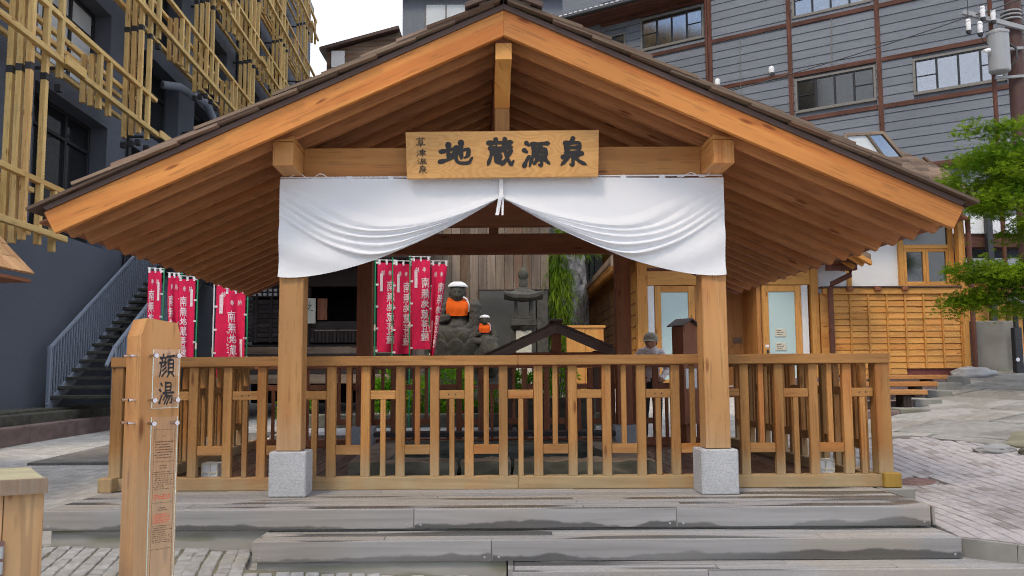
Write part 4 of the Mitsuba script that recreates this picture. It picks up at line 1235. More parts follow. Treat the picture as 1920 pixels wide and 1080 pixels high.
hs = grid_mesh(lambda u, v: np.stack([.5 + 1.35 * u + .3 * hfbm(np.stack([u * 5, v * 7, 0 * u], 1), 4, 3), 21.0 + 1.6 * v + 1.3 * u ** 2 - 1.0 * hfbm(np.stack([u * 6, v * 9, 0 * u + 2], 1), 5, 4) - .25 * np.round(3 * hnoise(np.stack([u * 8, v * 14, 0 * u], 1), 9)) / 3, .2 + 6.0 * v], 1), 60, 110)
put('rock_face', hs, 'rock', 25, label='grey rock face with hanging grass right of the plank wall', kind='structure')
put('hillside', grid_mesh(lambda u, v: np.stack([-6 + 14 * u, 22.6 + 12 * v, 4.2 + 3.0 * v + 1.0 * hfbm(np.stack([u * 9, v * 9, 0 * u], 1), 4, 6)], 1), 40, 40), 'joint', True, label='earth slope above the rock face', kind='structure')
gr_ = np.random.RandomState(3)
bl_v, bl_f = [], []
def blade(p, d, L, w):
    n0 = len(bl_v) * 0 + sum(len(a) for a in bl_v)
    t = np.linspace(0, 1, 4)
    side = np.cross(d, [0, 0, 1.0]); side /= np.linalg.norm(side) + 1e-9
    c = p + np.outer(t * L, d) + np.outer((t ** 2) * L * -.75, [0, 0, 1.0])
    ww = w * (1 - t * .9)
    v = np.vstack([c - side * ww[:, None], c + side * ww[:, None]])
    bl_v.append(v)
    for i in range(3): bl_f.append([n0 + i, n0 + i + 1, n0 + 5 + i]); bl_f.append([n0 + i, n0 + 5 + i, n0 + 4 + i])
for (x0, x1, z0, z1, n_) in ((.90, 1.42, 1.7, 3.4, 1100), (.9, 1.22, 3.0, 4.0, 420), (1.05, 2.0, 3.75, 4.35, 600), (.6, 2.2, 4.5, 5.4, 500), (.95, 1.6, 1.2, 1.9, 300)):
    for _ in range(n_):
        x = gr_.uniform(x0, x1); z = gr_.uniform(z0, z1)
        d = np.array([gr_.normal(0, .45), -1, gr_.uniform(.1, .8)]); d /= np.linalg.norm(d)
        blade(np.array([x, 20.35 + gr_.uniform(-.1, .25), z]), d, gr_.uniform(.25, .6), .017)
put('hanging_grass', (np.vstack(bl_v), np.array(bl_f)), 'grass', label='long green grass hanging over the rock face', cat='grass', kind='stuff')

ch = thing('narrow_house', 'narrow pale house front glimpsed between rock face and bathhouse eave', 'house')
for n_, (a, b, m_) in enumerate(((2.45, 2.72, 'lamp_panel'), (2.73, 2.93, 'brown_trim'), (2.94, 3.20, 'lamp_panel'), (3.21, 3.48, 'yellow_wood'), (3.49, 5.2, 'white_plaster'))):
    part(ch, ('board', 'window_frame', 'board', 'corner_post', 'wall')[n_], bx(a, b - .004, 30.0 + (.02 if n_ == 1 else 0), 30.1, .4, 6.2, .004), m_)
part(ch, 'window_pane', bx(2.76, 2.90, 29.995, 30.019, 4.0, 5.2, .002), 'frosted')

# ------------------------------------------------------------------ statues and stone lantern
def seated(name, label, ox, oy, oz, k, parts_):
    t = thing(name, label, 'statue')
    A = lambda p: np.array([ox, oy, oz]) + np.array(p, float) * k
    B = []
    def b(p0, r0, p1, r1): B.append((A(p0), r0 * k, A(p1), r1 * k))
    b((0, .02, .50), .22, (0, .0, .78), .195); b((0, 0, .78), .195, (0, 0, .86), .17); b((0, 0, .86), .10, (0, -.02, 1.0), .085)
    b((-.22, 0, .84), .105, (.22, 0, .84), .105)
    b((-.24, 0, .82), .105, (-.36, -.05, .58), .098); b((-.36, -.05, .58), .09, (-.17, -.22, .66), .062)
    b((.24, 0, .82), .105, (.37, -.05, .55), .098); b((.37, -.05, .55), .09, (.22, -.26, .50), .07)
    b((0, .05, .48), .25, (0, -.06, .44), .24)
    b((-.10, -.02, .42), .17, (-.38, -.16, .40), .14); b((-.38, -.16, .40), .14, (-.05, -.30, .37), .10)
    b((.10, -.02, .42), .17, (.36, -.14, .40), .14); b((.36, -.14, .40), .14, (.05, -.32, .38), .10)
    if parts_ > 1:
        b((.32, -.16, .36), .125, (.33, -.16, .86), .105); b((.33, -.16, .86), .07, (.33, -.16, .93), .06)
    m = blob(B, .035 * k, 10)
    v = np.array(m.vertices); n = np.array(m.vertex_normals)
    fold = .006 * k * np.sin((v[:, 2] - oz) / k * 62 + 4 * np.abs(v[:, 0] - ox) / k * 3) * np.clip(((v[:, 2] - oz) / k - .3) * 6, 0, 1)
    m.vertices = v + n * (fold + .008 * k * (hnoise(v * 22 / k, 3) - .5))[:, None]
    part(t, 'body', m, 'stone_dark', True)
    hm, _ = head_mesh(.172 * k, A((0, -.04, 1.105)), 0, .10, 1.18)
    part(t, 'head', hm, 'stone_dark', True)
    cap = lathe([(.0005, .115), (.07, .112), (.12, .090), (.158, .045), (.166, .012), (.158, .0), (.150, .003)], (0, 0, 0), 28)
    cv = cap[0] * k * (1.07, 1.18, .92); cv += A((.005, -.03, 1.205))
    cv[:, 2] += .012 * k * (hnoise(cv * 14 / k, 5) - .5)
    part(t, 'cap', (cv, cap[1]), 'cloth_white', True)
    def bib(u, v_):
        xx = (u - .5) * 2
        w = .165 + .025 * np.sin(v_ * 2.5)
        z = 1.0 - .31 * v_ + .03 * xx ** 2 * (1 - v_) + .02 * (np.abs(xx) ** 4) * v_
        y = -.10 - .15 * np.sin(np.clip(v_ * 1.5, 0, 1) * math.pi / 2) + .10 * xx ** 2 - .012 * np.sin(xx * 7 + v_ * 3) * v_
        return A((0, 0, 0)) + np.stack([xx * w, y, z], 1) * k
    bm = grid_mesh(bib, 20, 20)
    part(t, 'bib', bm, 'orange_cloth', True)
    part(t, 'bib_trim', tube([bib(np.array([u]), np.array([v_]))[0] for u, v_ in [(0, q) for q in np.linspace(0, 1, 9)] + [(q, 1) for q in np.linspace(.1, 1, 9)] + [(1, q) for q in np.linspace(.9, 0, 9)]], .009 * k, 6), 'red_cloth' if parts_ < 2 else 'orange_cloth', True)
    part(t, 'bib_strap', tube([A((.10, -.12, 1.03)), A((.17, -.10, .99)), A((.205, -.08, .88)), A((.20, -.13, .76))], .020 * k, 8), 'white', True)
    return t, A


st, A = seated('jizo_statue', 'large seated stone statue wearing a white cap and orange bib', -.946, 16.0, 1.33, 1.02, 2)
for row, (n_, rr, zc, sc) in enumerate(((7, .50, .12, 1.55), (7, .40, .28, 1.35))):
    for i in range(n_):
        a = math.pi * (-1.0 + 1.0 * (i + (.5 if row else 0)) / (n_ - 1)) if True else 0
        pet = trimesh.creation.icosphere(subdivisions=3)
        v = np.array(pet.vertices) * (.155 * sc, .07, .16 * sc)
        v[:, 2] -= .3 * v[:, 0] ** 2 / .155
        v[:, 1] += -.35 * np.clip(v[:, 2], 0, 1)
        ca, sa = math.cos(a + math.pi / 2), math.sin(a + math.pi / 2)
        v = v @ np.array([[ca, sa, 0], [-sa, ca, 0], [0, 0, 1]])
        v += A((rr * math.cos(a) * 1.0, rr * math.sin(a) * .8 - .02, zc - .08))
        part(st, 'lotus_petal', trimesh.Trimesh(v, pet.faces), 'stone_dark', True)
part(st, 'lotus_base', lathe([(.0, -.35), (.62, -.35), (.60, -.12), (.50, .02), (.48, .25), (.0, .27)], A((0, 0, 0)), 30, 1, .85), 'stone_dark', 40)
part(st, 'plinth', rock(-.95, 16.1, .6, .95, .8, .50, 4), 'stone_dark', 30)
s2, A2 = seated('jizo_statue', 'small stone statue in white cap and orange bib beside the large one', -.445, 15.7, 1.36, .52, 1)
part(s2, 'plinth', rock(-.43, 15.75, 1.18, .27, .25, .26, 9), 'stone_dark', 30)
put('boulder', rock(-.36, 15.2, 1.33, .17, .15, .28, 12), 'stone_dark', 30, label='upright grey stone in front of the small bibbed statue', cat='rock')

sl = thing('stone_lantern', 'old mossy stone lantern with onion finial and upturned roof', 'stone lantern')
lc = np.array([.27, 17.0, 0])
part(sl, 'finial', lathe([(.0005, 3.10), (.012, 3.06), (.055, 3.01), (.095, 2.96), (.105, 2.90), (.09, 2.84), (.06, 2.81), (.07, 2.795)], lc, 22), 'stone_dark', True)
part(sl, 'finial_neck', bx(.27 - .085, .27 + .085, 16.915, 17.085, 2.665, 2.80, .008), 'stone_dark')
def roofm(u, v):
    a = u * 2 * math.pi
    sq = 1 / np.maximum(np.abs(np.cos(a)), np.abs(np.sin(a)))
    corner = (sq - 1) / .414
    prof_r = np.interp(v, [0, .12, .3, .5, .7, .82, .9, 1.0], [.0, .09, .145, .22, .315, .385, .375, .0])
    prof_z = np.interp(v, [0, .12, .3, .5, .7, .82, .9, 1.0], [2.668, 2.667, 2.605, 2.545, 2.508, 2.495, 2.425, 2.37])
    lift = .075 * corner ** 2 * np.clip(v / .8, 0, 1) ** 2.5
    r = prof_r * (1 + (sq - 1) * .92)
    return np.stack([.27 + r * np.cos(a + math.pi / 2 * .0), 17.0 + r * np.sin(a), prof_z + lift * np.where(v > .92, .2, 1)], 1)
part(sl, 'roof', grid_mesh(roofm, 97, 30), 'stone_dark', 50)
for sx in (-1, 1):
    for sy in (-1, 1):
        part(sl, 'fire_box_post', bx(.27 + sx * .145 - .032, .27 + sx * .145 + .032, 17 + sy * .145 - .032, 17 + sy * .145 + .032, 2.085, 2.40, .006), 'stone_dark')
part(sl, 'fire_box_sill', bx(.27 - .20, .27 + .20, 16.80, 17.20, 2.04, 2.09, .008), 'stone_dark')
part(sl, 'platform', bx(.27 - .245, .27 + .245, 16.755, 17.245, 1.90, 2.038, .015), 'stone_dark')
part(sl, 'platform_base', lathe([(.15, 1.80), (.17, 1.82), (.235, 1.90)], lc, 4, 1.2, 1.2), 'stone_dark')
part(sl, 'shaft', bx(.27 - .15, .27 + .15, 16.85, 17.15, .4, 1.82, .012), 'cream', label='pale stone shaft')
part(sl, 'shaft_side', bx(.27 - .24, .27 - .155, 16.9, 17.1, .4, 1.80, .01), 'stone_dark')
part(sl, 'base', rock(.27, 17.0, .45, .6, .6, .35, 15), 'stone_dark', 30)

# ------------------------------------------------------------------ prayer banners
def banner(x, y, ztop, w, h, side, lab, face=0.0, sway=0.0, mirrored=False, seed=0, fold=0.0, stripz=(.12, .32), bottom_shift=0.0):
    """A tall red nobori on a green pole; side=-1 puts the pole at its left, seen from the camera."""
    t = thing('prayer_banner', lab, 'banner', 'prayer banners around the pavilion')
    poleb = float(gz(x, y))
    part(t, 'pole', tube([(x, y, poleb - .2), (x, y, ztop + .05)], .011, 8), 'green_pole' if seed != 3 else 'lamp_panel', 50)
    part(t, 'pole_sleeve', tube([(x, y, ztop - 1.16), (x, y, ztop - 1.06)], .016, 8), 'cream', 50)
    c, s_ = math.cos(face), math.sin(face)
    W_ = w + .05
    ax = np.array([-side * c, -side * s_ * 1.0, 0])
    part(t, 'cross_arm', tube([np.array([x, y, ztop]) - ax * .02, np.array([x, y, ztop]) + ax * W_], .006, 6), 'white', 50)
    nrm = np.array([ax[1], -ax[0], 0])
    if nrm[1] > 0: nrm = -nrm
    def surf(a, b, off=0.0):
        """a across from the pole 0..1, b down 0..1"""
        a = np.asarray(a, float); b = np.asarray(b, float)
        g = 1 - fold * .55 * b ** 1.3
        d = .035 + a * w * g
        wav = .030 * np.sin(3.3 * b * 2 + a * 2.6 + seed) * (.3 + a) + .020 * np.sin(a * 7 + b * 3 + seed * 2) * b + (fold * .10) * np.sin(a * 8.5 + 1 + b) * (.2 + b)
        p = np.array([x, y, ztop - .045]) + np.outer(d + bottom_shift * b * (0.25 + a), ax) + np.outer(wav + sway * b * a + off, nrm) - np.outer(b * h + .02 * a * fold, [0, 0, 1.0])
        return p
    part(t, 'cloth', grid_mesh(lambda u, v: surf(u, v), 26, 60), 'red_cloth', True)
    for b in np.linspace(.0, .985, 5):
        p = surf([0.06], [b])[0]
        part(t, 'tie', bar((x, y, p[2]), p + nrm * .004, .006, .030), 'white')
    for a in (.10, .5, .92):
        p = surf([a], [0.0])[0]
        part(t, 'top_loop', bar(p - (0, 0, .03), p + (0, 0, .055), .006, .035, up=(1, 0, 0)), 'white')
    glyphs = [('nan', .20, .115), ('mu', .325, .11), ('chi', .44, .11), ('zou', .555, .11), ('bo', .67, .11), ('satsu', .785, .115)]
    vs, fs, o = [], [], 0
    def add_poly(pts_fn, poly):
        nonlocal o
        v, f = trimesh.creation.triangulate_polygon(poly, engine='earcut')
        for _ in range(2): v3, f = trimesh.remesh.subdivide(np.c_[v, np.zeros(len(v))], f); v = v3[:, :2]
        for off in (.006, -.006):
            vs.append(pts_fn(v, off)); fs.append(f + o); o += len(v)
    def place(a0, aw, b0, bh):
        def fn(v, off):
            aa = v[:, 0] / 100
            if mirrored: aa = 1 - aa
            lr = aa if side < 0 else 1 - aa           # left-right in view -> distance from pole
            return surf(a0 + lr * aw, b0 + v[:, 1] / 100 * bh, off)
        return fn
    ctr = .56
    for g, b0, bh in glyphs:
        for poly in glyph(g, 13.5, False): add_poly(place(ctr - .06, .46, b0, bh * 1.04), poly)
    for g, a0 in (('hou', .22), ('nou', .60)):
        aa = (1 - a0 - .2) if (mirrored == (side < 0)) else a0
        for poly in glyph(g, 12.0, False): add_poly(place(aa, .20, .085, .06), poly)
    add_poly(lambda v, off: surf(v[:, 0], v[:, 1], off), Polygon([(.14, stripz[0]), (.30, stripz[0]), (.30, stripz[1]), (.14, stripz[1])]))
    part(t, 'lettering', (np.vstack(vs), np.vstack(fs)), 'pink_ink')


banner(-2.19, 14.3, 2.86, .30, 1.46, -1, 'red prayer banner on the leftmost pole of the group beside the statue', .15, .05, True, 1)
banner(-1.902, 14.25, 2.84, .28, 1.47, -1, 'second red prayer banner from left in the group beside the statue', .25, -.05, True, 2)
banner(-1.614, 14.2, 2.90, .29, 1.46, -1, 'red prayer banner on the tallest pole, third in the group beside the statue', .2, .03, True, 4)
banner(-1.308, 14.3, 2.84, .26, 1.50, -1, 'red prayer banner with a slanting edge, nearest the seated statue', .1, .06, True, 5, .75, (.62, .95), -.09)
banner(-5.521, 14.0, 2.70, .20, 1.48, 1, 'red prayer banner hanging just left of the sign post top', .4, .03, False, 6, .2)
banner(-5.237, 14.0, 2.62, .17, 1.50, 1, 'narrow folded red prayer banner right behind the sign post top', .6, .05, False, 7, .4, (.66, .95))
banner(-4.98, 14.0, 2.57, .24, 1.36, 1, 'short red prayer banner whose bottom hem shows above the railing', .4, .02, False, 8, .25)
banner(-4.713, 14.0, 2.50, .36, 1.50, -1, 'wide red prayer banner on a white pole left of the pavilion', .1, .03, True, 3)
banner(-4.146, 13.9, 2.36, .30, 1.50, 1, 'twisted red prayer banner closest to the left front pillar', .3, .06, False, 9, .8, (.5, .9))

# ------------------------------------------------------------------ bathhouse on the right
bh = thing('bathhouse', 'yellow timber bathhouse with frosted glass doors and a panelled wing', 'bathhouse')
HF = Frame((0, 18.0, 0), (1, 0))
YW = 'yellow_wood'
part(bh, 'corner_post', HF.box(2.62, 2.83, -.20, .03, .4, 3.55, .006), YW)
part(bh, 'lintel', HF.box(2.835, 6.185, -.12, .012, 2.785, 3.085, .006), YW)
part(bh, 'upper_wall', HF.box(2.835, 6.185, -.14, -.03, 3.09, 4.6, .006), YW)
for a in (3.35, 4.3, 5.3): part(bh, 'upper_post', HF.box(a, a + .12, -.03, .01, 3.09, 4.6, .006), YW)
part(bh, 'upper_rail', HF.box(2.835, 6.185, -.03, .03, 3.088, 3.14, .004), 'brown_trim')
part(bh, 'plaster_strip', HF.box(2.84, 2.975, -.10, -.02, .6, 2.78, .004), 'white_plaster')
part(bh, 'plaster_strip', HF.box(6.0, 6.135, -.10, -.02, .6, 2.78, .004), 'white_plaster')
for n_, (a, b) in enumerate(((2.985, 3.80), (5.19, 5.99))):
    d = part(bh, 'door', join([HF.box(a, a + .125, -.08, .0, .7, 2.77, .004, 2), HF.box(b - .125, b, -.08, .0, .7, 2.77, .004, 2), HF.box(a + .127, b - .127, -.08, 0, 2.645, 2.77, .004, 0), HF.box(a + .127, b - .127, -.08, 0, .7, .85, .004, 0)]), YW)
    part(d, 'glass', HF.box(a + .127, b - .127, -.05, -.03, .852, 2.643, .002), 'frosted')
    if n_:
        for z in (1.72, 1.44):
            nt = part(d, 'notice', HF.box(5.44, 5.66, -.028, -.006, z, z + .155, .003), 'cream')
            for q in range(3): part(d, 'notice_line', HF.box(5.46, 5.46 + (.10, .15, .12)[q], -.0055, -.004, z + .115 - .04 * q, z + .127 - .04 * q, .0005), 'ink_brown')
        part(d, 'sticker', HF.box(5.22, 5.30, .001, .006, 1.50, 1.55, .001), 'white')
        part(d, 'lock', HF.box(5.25, 5.29, .001, .02, 1.38, 1.45, .003), 'metal_dark')
part(bh, 'post', HF.box(6.19, 6.34, -.2, .035, .5, 3.65, .006), YW)
part(bh, 'entrance_wall', HF.box(4.68, 5.19, -1.3, -1.2, .6, 3.0, .006), 'cedar')
part(bh, 'entrance_post', HF.box(4.55, 4.68, -1.25, -1.1, .6, 3.0, .006), 'cedar')
part(bh, 'entrance_notice', HF.box(4.86, 5.06, -1.198, -1.185, 1.62, 1.75, .002), 'plank_old')
part(bh, 'entrance_side', bx(5.10, 5.19, 18.1, 19.2, .6, 3.0, .006), 'cedar')
part(bh, 'entrance_side', bx(3.81, 3.90, 18.1, 19.4, .6, 3.0, .006), 'cedar')
part(bh, 'inner_hall', bx(3.9, 5.1, 20.4, 20.6, .6, 3.0, .01), 'dark_wood')
part(bh, 'inner_screen', bx(3.95, 4.5, 19.5, 19.56, .6, 2.4, .01), 'cedar_shaded')
part(bh, 'sill_wall', HF.box(2.835, 6.185, -.15, -.02, .2, .698, .006), 'red_base')
# side wall with rows of small slots, running back
SF = Frame((2.62, 29.0, 0), (0, -1))
part(bh, 'side_wall', SF.box(0, 10.98, -.10, -.02, .3, 3.6, .006), 'cedar')
for k in range(22):
    part(bh, 'side_board', SF.box(.1 + k * .495, .1 + k * .495 + .47, -.018, .004, .5, 3.1, .004, 2), YW)
for k in range(16):
    for z in range(7):
        for q in (.12, .32):
            part(bh, 'slot_block', SF.box(10.85 - k * .495 - q - .08, 10.85 - k * .495 - q + .04, .006, .020, 1.22 + z * .24, 1.25 + z * .24, .002), 'cedar_shaded')
# roofs
def slab_roof(owner, poly, y0, y1, m_, nm='roof'):
    part(owner, nm, prism(poly, y0, y1, XZ, 0), m_)
RX = 4.45
slp = .60
for s, xe in ((-1, 1.95), (1, 6.95)):
    dz_ = abs(xe - RX) * slp
    zt = 4.62
    ze = zt - dz_
    slab_roof(bh, [(xe, ze), (RX, zt), (RX, zt + .12), (xe, ze + .12)], 16.75, 29.2, 'shingle')
    slab_roof(bh, [(xe - s * .0, ze - .09), (RX, zt - .09), (RX, zt - .003), (xe, ze - .003)], 16.72, 16.84, 'plank_old' if s < 0 else YW, 'verge_board')
    for k in range(26):
        yk = 17.0 + k * .47
        part(bh, 'rafter', bar((xe + (-s) * .05, yk, ze - .05), (RX, yk, zt - .05), .06, .09), YW)
part(bh, 'gutter', bx(6.40, 7.0, 17.55, 17.70, 3.03, 3.16, .01), 'brown_trim')
part(bh, 'gutter_support', bx(6.36, 6.98, 17.2, 17.5, 3.17, 3.22, .01), 'brown_trim')
part(bh, 'drainpipe', tube([(6.88, 17.62, 3.05), (6.88, 17.62, 2.94), (6.52, 17.72, 2.76), (6.50, 17.74, 2.70), (6.50, 17.74, .6)], .055, 12), 'brown_trim', 50)
# panelled wing
WF = Frame((0, 17.95, 0), (1, 0))
part(bh, 'wing_core', WF.box(6.38, 9.34, -.5, -.06, .4, 2.60, .006), YW)
x0s = [6.60 + .376 * k for k in range(7)]
for k, x0 in enumerate(x0s):
    for r_ in range(13):
        z = 1.055 + .1265 * (r_ - 1)
        if r_ == 0 and k > 3: continue
        hgt = .1265
        b = WF.box(x0 + .018, x0 + .358, -.055, -.030, z + .002, z + hgt - .004, .003)
        v = b[0]; v[:, 1] -= np.clip((z + hgt - v[:, 2]) / hgt, 0, 1) * .022
        part(bh, 'panel', b, YW)
for x0 in x0s + [6.60 + .376 * 7]:
    part(bh, 'batten', WF.box(x0 - .016, x0 + .016, -.055, .012, .93 if x0 < 8.1 else 1.056, 2.57, .003, 2), YW)
part(bh, 'wing_beam', WF.box(6.42, 9.24, -.07, .03, 2.575, 2.70, .006), YW)
part(bh, 'wing_cap', WF.box(6.38, 9.26, -.12, .07, 2.703, 2.735, .004), 'trim_dark')
for a in (6.95, 7.52, 8.08): part(bh, 'beam_end', lathe([(.0, .0), (.06, .0), (.07, .05), (.05, .10), (0, .11)], (0, 0, 0), 16)[:0] or WF.box(a - .06, a + .06, .031, .12, 2.63, 2.72, .03), 'cedar_shaded')
part(bh, 'plinth', WF.box(6.4, 9.24, -.3, -.058, .3, 1.05, .006), 'red_base')
part(bh, 'wing_post', WF.box(9.245, 9.375, -.14, .04, .7, 4.5, .006), YW)
part(bh, 'downpipe', tube([(9.43, 17.86, 4.15), (9.43, 17.86, .75)], .05, 12), 'brown_trim', 50)
part(bh, 'upper_plaster', WF.box(6.40, 8.10, -.35, -.25, 2.737, 4.8, .004), 'white_plaster')
part(bh, 'upper_post', WF.box(7.02, 7.12, -.26, -.22, 2.737, 4.8, .006), YW)
for a in (8.10, 9.145): part(bh, 'window_post', WF.box(a, a + .105, -.30, -.18, 2.737, 4.6, .006, 2), YW)
part(bh, 'window_sill', WF.box(8.2, 9.145, -.28, -.17, 2.737, 2.79, .004), YW)
part(bh, 'window_transom', WF.box(8.207, 9.143, -.28, -.17, 3.535, 3.615, .004), YW)
part(bh, 'window_head', WF.box(8.207, 9.143, -.28, -.17, 4.25, 4.34, .004), YW)
for a, b in ((8.21, 8.66), (8.665, 9.14)):
    w = part(bh, 'casement', join([WF.box(a, a + .055, -.25, -.19, 2.793, 3.532, .003, 2), WF.box(b - .055, b, -.25, -.19, 2.793, 3.532, .003, 2), WF.box(a + .056, b - .056, -.25, -.19, 3.47, 3.532, .003), WF.box(a + .056, b - .056, -.25, -.19, 2.793, 2.845, .003)]), YW)
    part(w, 'pane', WF.box(a + .056, b - .056, -.235, -.225, 2.846, 3.469, .001), 'glass_dark')
part(bh, 'upper_pane', WF.box(8.208, 9.142, -.24, -.23, 3.617, 4.248, .001), 'glass_dark')
slab = lambda *a, **k: None
for c in range(16):
    yy, zz = 17.45 + c * .16, 4.36 + c * .105
    x = 6.0
    while x < 9.62 - max(0, c - 9) * .07:
        w = rnd.uniform(.25, .45); x1 = min(x + w, 9.66 - max(0, c - 9) * .07)
        part(bh, 'wing_shingle', cbox((x1 - x - .006, .34, .035), ((x + x1) / 2, yy + .17, zz + .085), np.array([[1, 0, 0], [0, .836, -.549], [0, .549, .836]]), .004, 0), 'shingle')
        x = x1
part(bh, 'wing_eaves', bx(6.0, 9.66, 17.46, 17.56, 4.26, 4.36, .006), YW)
part(bh, 'wing_verge', bar((9.62, 17.5, 4.30), (9.62, 20.0, 5.90), .06, .10), 'shingle')
sky_f = lambda p: np.array(p, float)
A_, B_, C_, D_ = sky_f((7.72, 19.8, 6.42)), sky_f((8.62, 19.8, 6.46)), sky_f((9.12, 19.8, 5.82)), sky_f((8.02, 19.8, 5.76))
roofw = part(bh, 'rooflight', join([bar(A_, B_, .06, .07), bar(B_, C_, .06, .07), bar(A_, D_, .06, .07), bar((B_ * .58 + A_ * .42), (C_ * .6 + D_ * .4), .05, .06), bar(D_, C_, .06, .07), bar(B_, B_ + (.2, 1.6, .2), .06, .07), bar(C_, C_ + (.1, 1.6, 0), .06, .07)]), 'plank_old')
q1 = np.array([A_, A_ * .42 + B_ * .58, D_ * .4 + C_ * .6, D_]); q2 = np.array([A_ * .42 + B_ * .58, B_, C_, D_ * .4 + C_ * .6])
q3 = np.array([B_, B_ + (.2, 1.6, .2), C_ + (.1, 1.6, 0), C_])
for q, m_ in ((q1, 'curtain_pane'), (q2, 'glass'), (q3, 'glass')): part(roofw, 'pane', (q + (0, .02, 0), np.array([[0, 1, 2], [0, 2, 3]])), m_)

# low board fence left of the bathhouse corner
lf = thing('low_fence', 'low orange board fence beside the bathhouse side wall', 'fence')
for k in range(2): part(lf, 'board', bx(1.09 + k * .36, 1.09 + k * .36 + .354, 16.9, 16.94, .3, 1.86, .004, 2), YW)
part(lf, 'cap_rail', bx(1.06, 1.84, 16.87, 16.97, 1.862, 1.91, .004), YW)

# stone steps and plank benches in front of the wing
ss = thing('stone_stair', 'broad grey stone steps climbing to the bathhouse wing', 'steps')
for k in range(5):
    xr = 6.14 + .57 * k; y0 = 13.0 + .8 * k; z1 = .45 + .115 * k
    part(ss, 'tread', bx(4.3, xr - .42, y0, y0 + .84, z1 - .30, z1 - .03, .01), 'purple_stone')
    part(ss, 'end_block', bx(xr - .41, xr + .03, y0, y0 + .82, z1 - .4, z1, .015), 'concrete')
for k, (y, x0, x1, z, lab) in enumerate(((13.4, 4.6, 6.33, .64, 'nearest of the three plank benches on the stone steps'), (14.4, 4.9, 6.97, .75, 'middle plank bench on the stone steps'), (15.6, 6.2, 7.73, .855, 'farthest plank bench on the stone steps below the wing'))):
    be = thing('bench', lab, 'bench', 'plank benches on the stone steps')
    part(be, 'seat', bx(x0, x1, y, y + .38, z, z + .075, .008), 'cedar')
    for a in (x0 + .25, x1 - .35): part(be, 'leg', bx(a, a + .12, y + .05, y + .33, z - .22, z - .002, .006), 'dark_wood')

# ------------------------------------------------------------------ grey clapboard building on the upper right
GF = Frame((11.2, 26.5, 0), (1.49, -1))
gb = thing('clapboard_building', 'large grey clapboard building with brown timber grid and sliding windows', 'building')
part(gb, 'core', GF.box(-11.0, 6.5, -9, -.05, .3, 16.2, .02), 'siding')
VT = [-9.3, -5.1, -2.40, .30, 4.02, 6.4]
wins = [(-7.70, -5.30, 12.52, 13.72), (-2.28, .15, 12.46, 13.66), (-2.28, .19, 9.30, 10.43), (1.24, 3.70, 9.26, 10.38), (-9.20, -8.30, 12.75, 13.4), (-7.7, -5.3, 15.2, 16.1), (4.3, 6.2, 9.26, 10.38)]
for a, b in zip(VT[:-1], VT[1:]):
    z = 7.16
    while z < 16.1:
        segs = [(a + .005, b - .005)]
        for w in wins:
            if w[2] - .06 < z + .14 < w[3] + .06:
                segs = [q for (p, r) in segs for q in ((p, min(r, w[0])), (max(p, w[1]), r)) if q[1] - q[0] > .05]
        for p, r in segs:
            m_ = GF.box(p, r, -.03, 0, z + .003, z + .278, .004)
            v = m_[0]; v -= np.outer(-np.clip((z + .28 - v[:, 2]) / .28, 0, 1) * .025, GF.n)
            part(gb, 'clapboard', m_, 'siding')
        z += .28
for s in VT[1:-1]: part(gb, 'timber_post', GF.box(s - .07, s + .07, -.02, .06, 7.1, 16.2, .006), 'brown_trim')
for a, b, z in ((-9.3, -2.49, 12.3), (-2.31, 6.4, 12.27), (-9.3, -2.49, 10.63), (-2.31, .21, 10.57), (.39, 3.93, 10.55), (-2.31, .21, 9.08), (.39, 6.4, 9.07), (-9.3, -2.49, 13.86), (-2.31, 6.4, 13.8), (-9.3, -2.49, 9.1)):
    part(gb, 'timber_rail', GF.box(a, b, -.02, .055, z - .07, z + .07, .006), 'brown_trim')
part(gb, 'base_rail', GF.box(-9.3, 6.4, -.02, .08, 6.98, 7.16, .006), 'brown_trim')
for (a, b, z0, z1) in wins:
    w = part(gb, 'window', join([GF.box(a, b, -.04, .05, z1 - .07, z1), GF.box(a, b, -.04, .05, z0, z0 + .09), GF.box(a, a + .07, -.04, .05, z0 + .091, z1 - .071), GF.box(b - .07, b, -.04, .05, z0 + .091, z1 - .071)]), 'frame_gray')
    n4 = 4 if b - a > 1.5 else 2
    pw_ = (b - a - .14) / n4
    for k in range(n4):
        p = a + .07 + k * pw_
        part(w, 'sash', join([GF.box(p, p + .03, -.03, .02, z0 + .09, z1 - .07, .003), GF.box(p + pw_ - .03, p + pw_, -.03, .02, z0 + .09, z1 - .07, .003), GF.box(p + .03, p + pw_ - .03, -.03, .02, z1 - .105, z1 - .07, .003)] +
                             ([GF.box(p + .03, p + pw_ - .03, -.03, .018, (z0 + z1) / 2 - .012, (z0 + z1) / 2 + .012, .002)] if k in (0, n4 - 1) else [])), 'frame_dark')
        dark = abs(a + 2.28) < .01 and z0 < 10
        part(w, 'pane', (np.array([GF.pt(p + .03, -.012 + .004 * ((k * 7) % 3 - 1), z0 + .09), GF.pt(p + pw_ - .03, -.012, z0 + .09), GF.pt(p + pw_ - .03, -.012, z1 - .07), GF.pt(p + .03, -.012, z1 - .07)]), np.array([[0, 1, 2], [0, 2, 3]])), 'glass_dark' if dark else 'glass')
for (s, z) in ((-3.0, 10.86), (-4.85, 10.80)):
    vh = lathe([(.0005, .15), (.06, .14), (.09, .09), (.095, 0), (.09, -.08)], GF.pt(s, .09, z), 16)
    part(gb, 'vent_hood', vh, 'white', True)
for s in (-5.2, 4.12): part(gb, 'downpipe', tube([GF.pt(s, .11, 7.0), GF.pt(s, .11, 16.1)], .045, 10), 'brown_trim', 50)
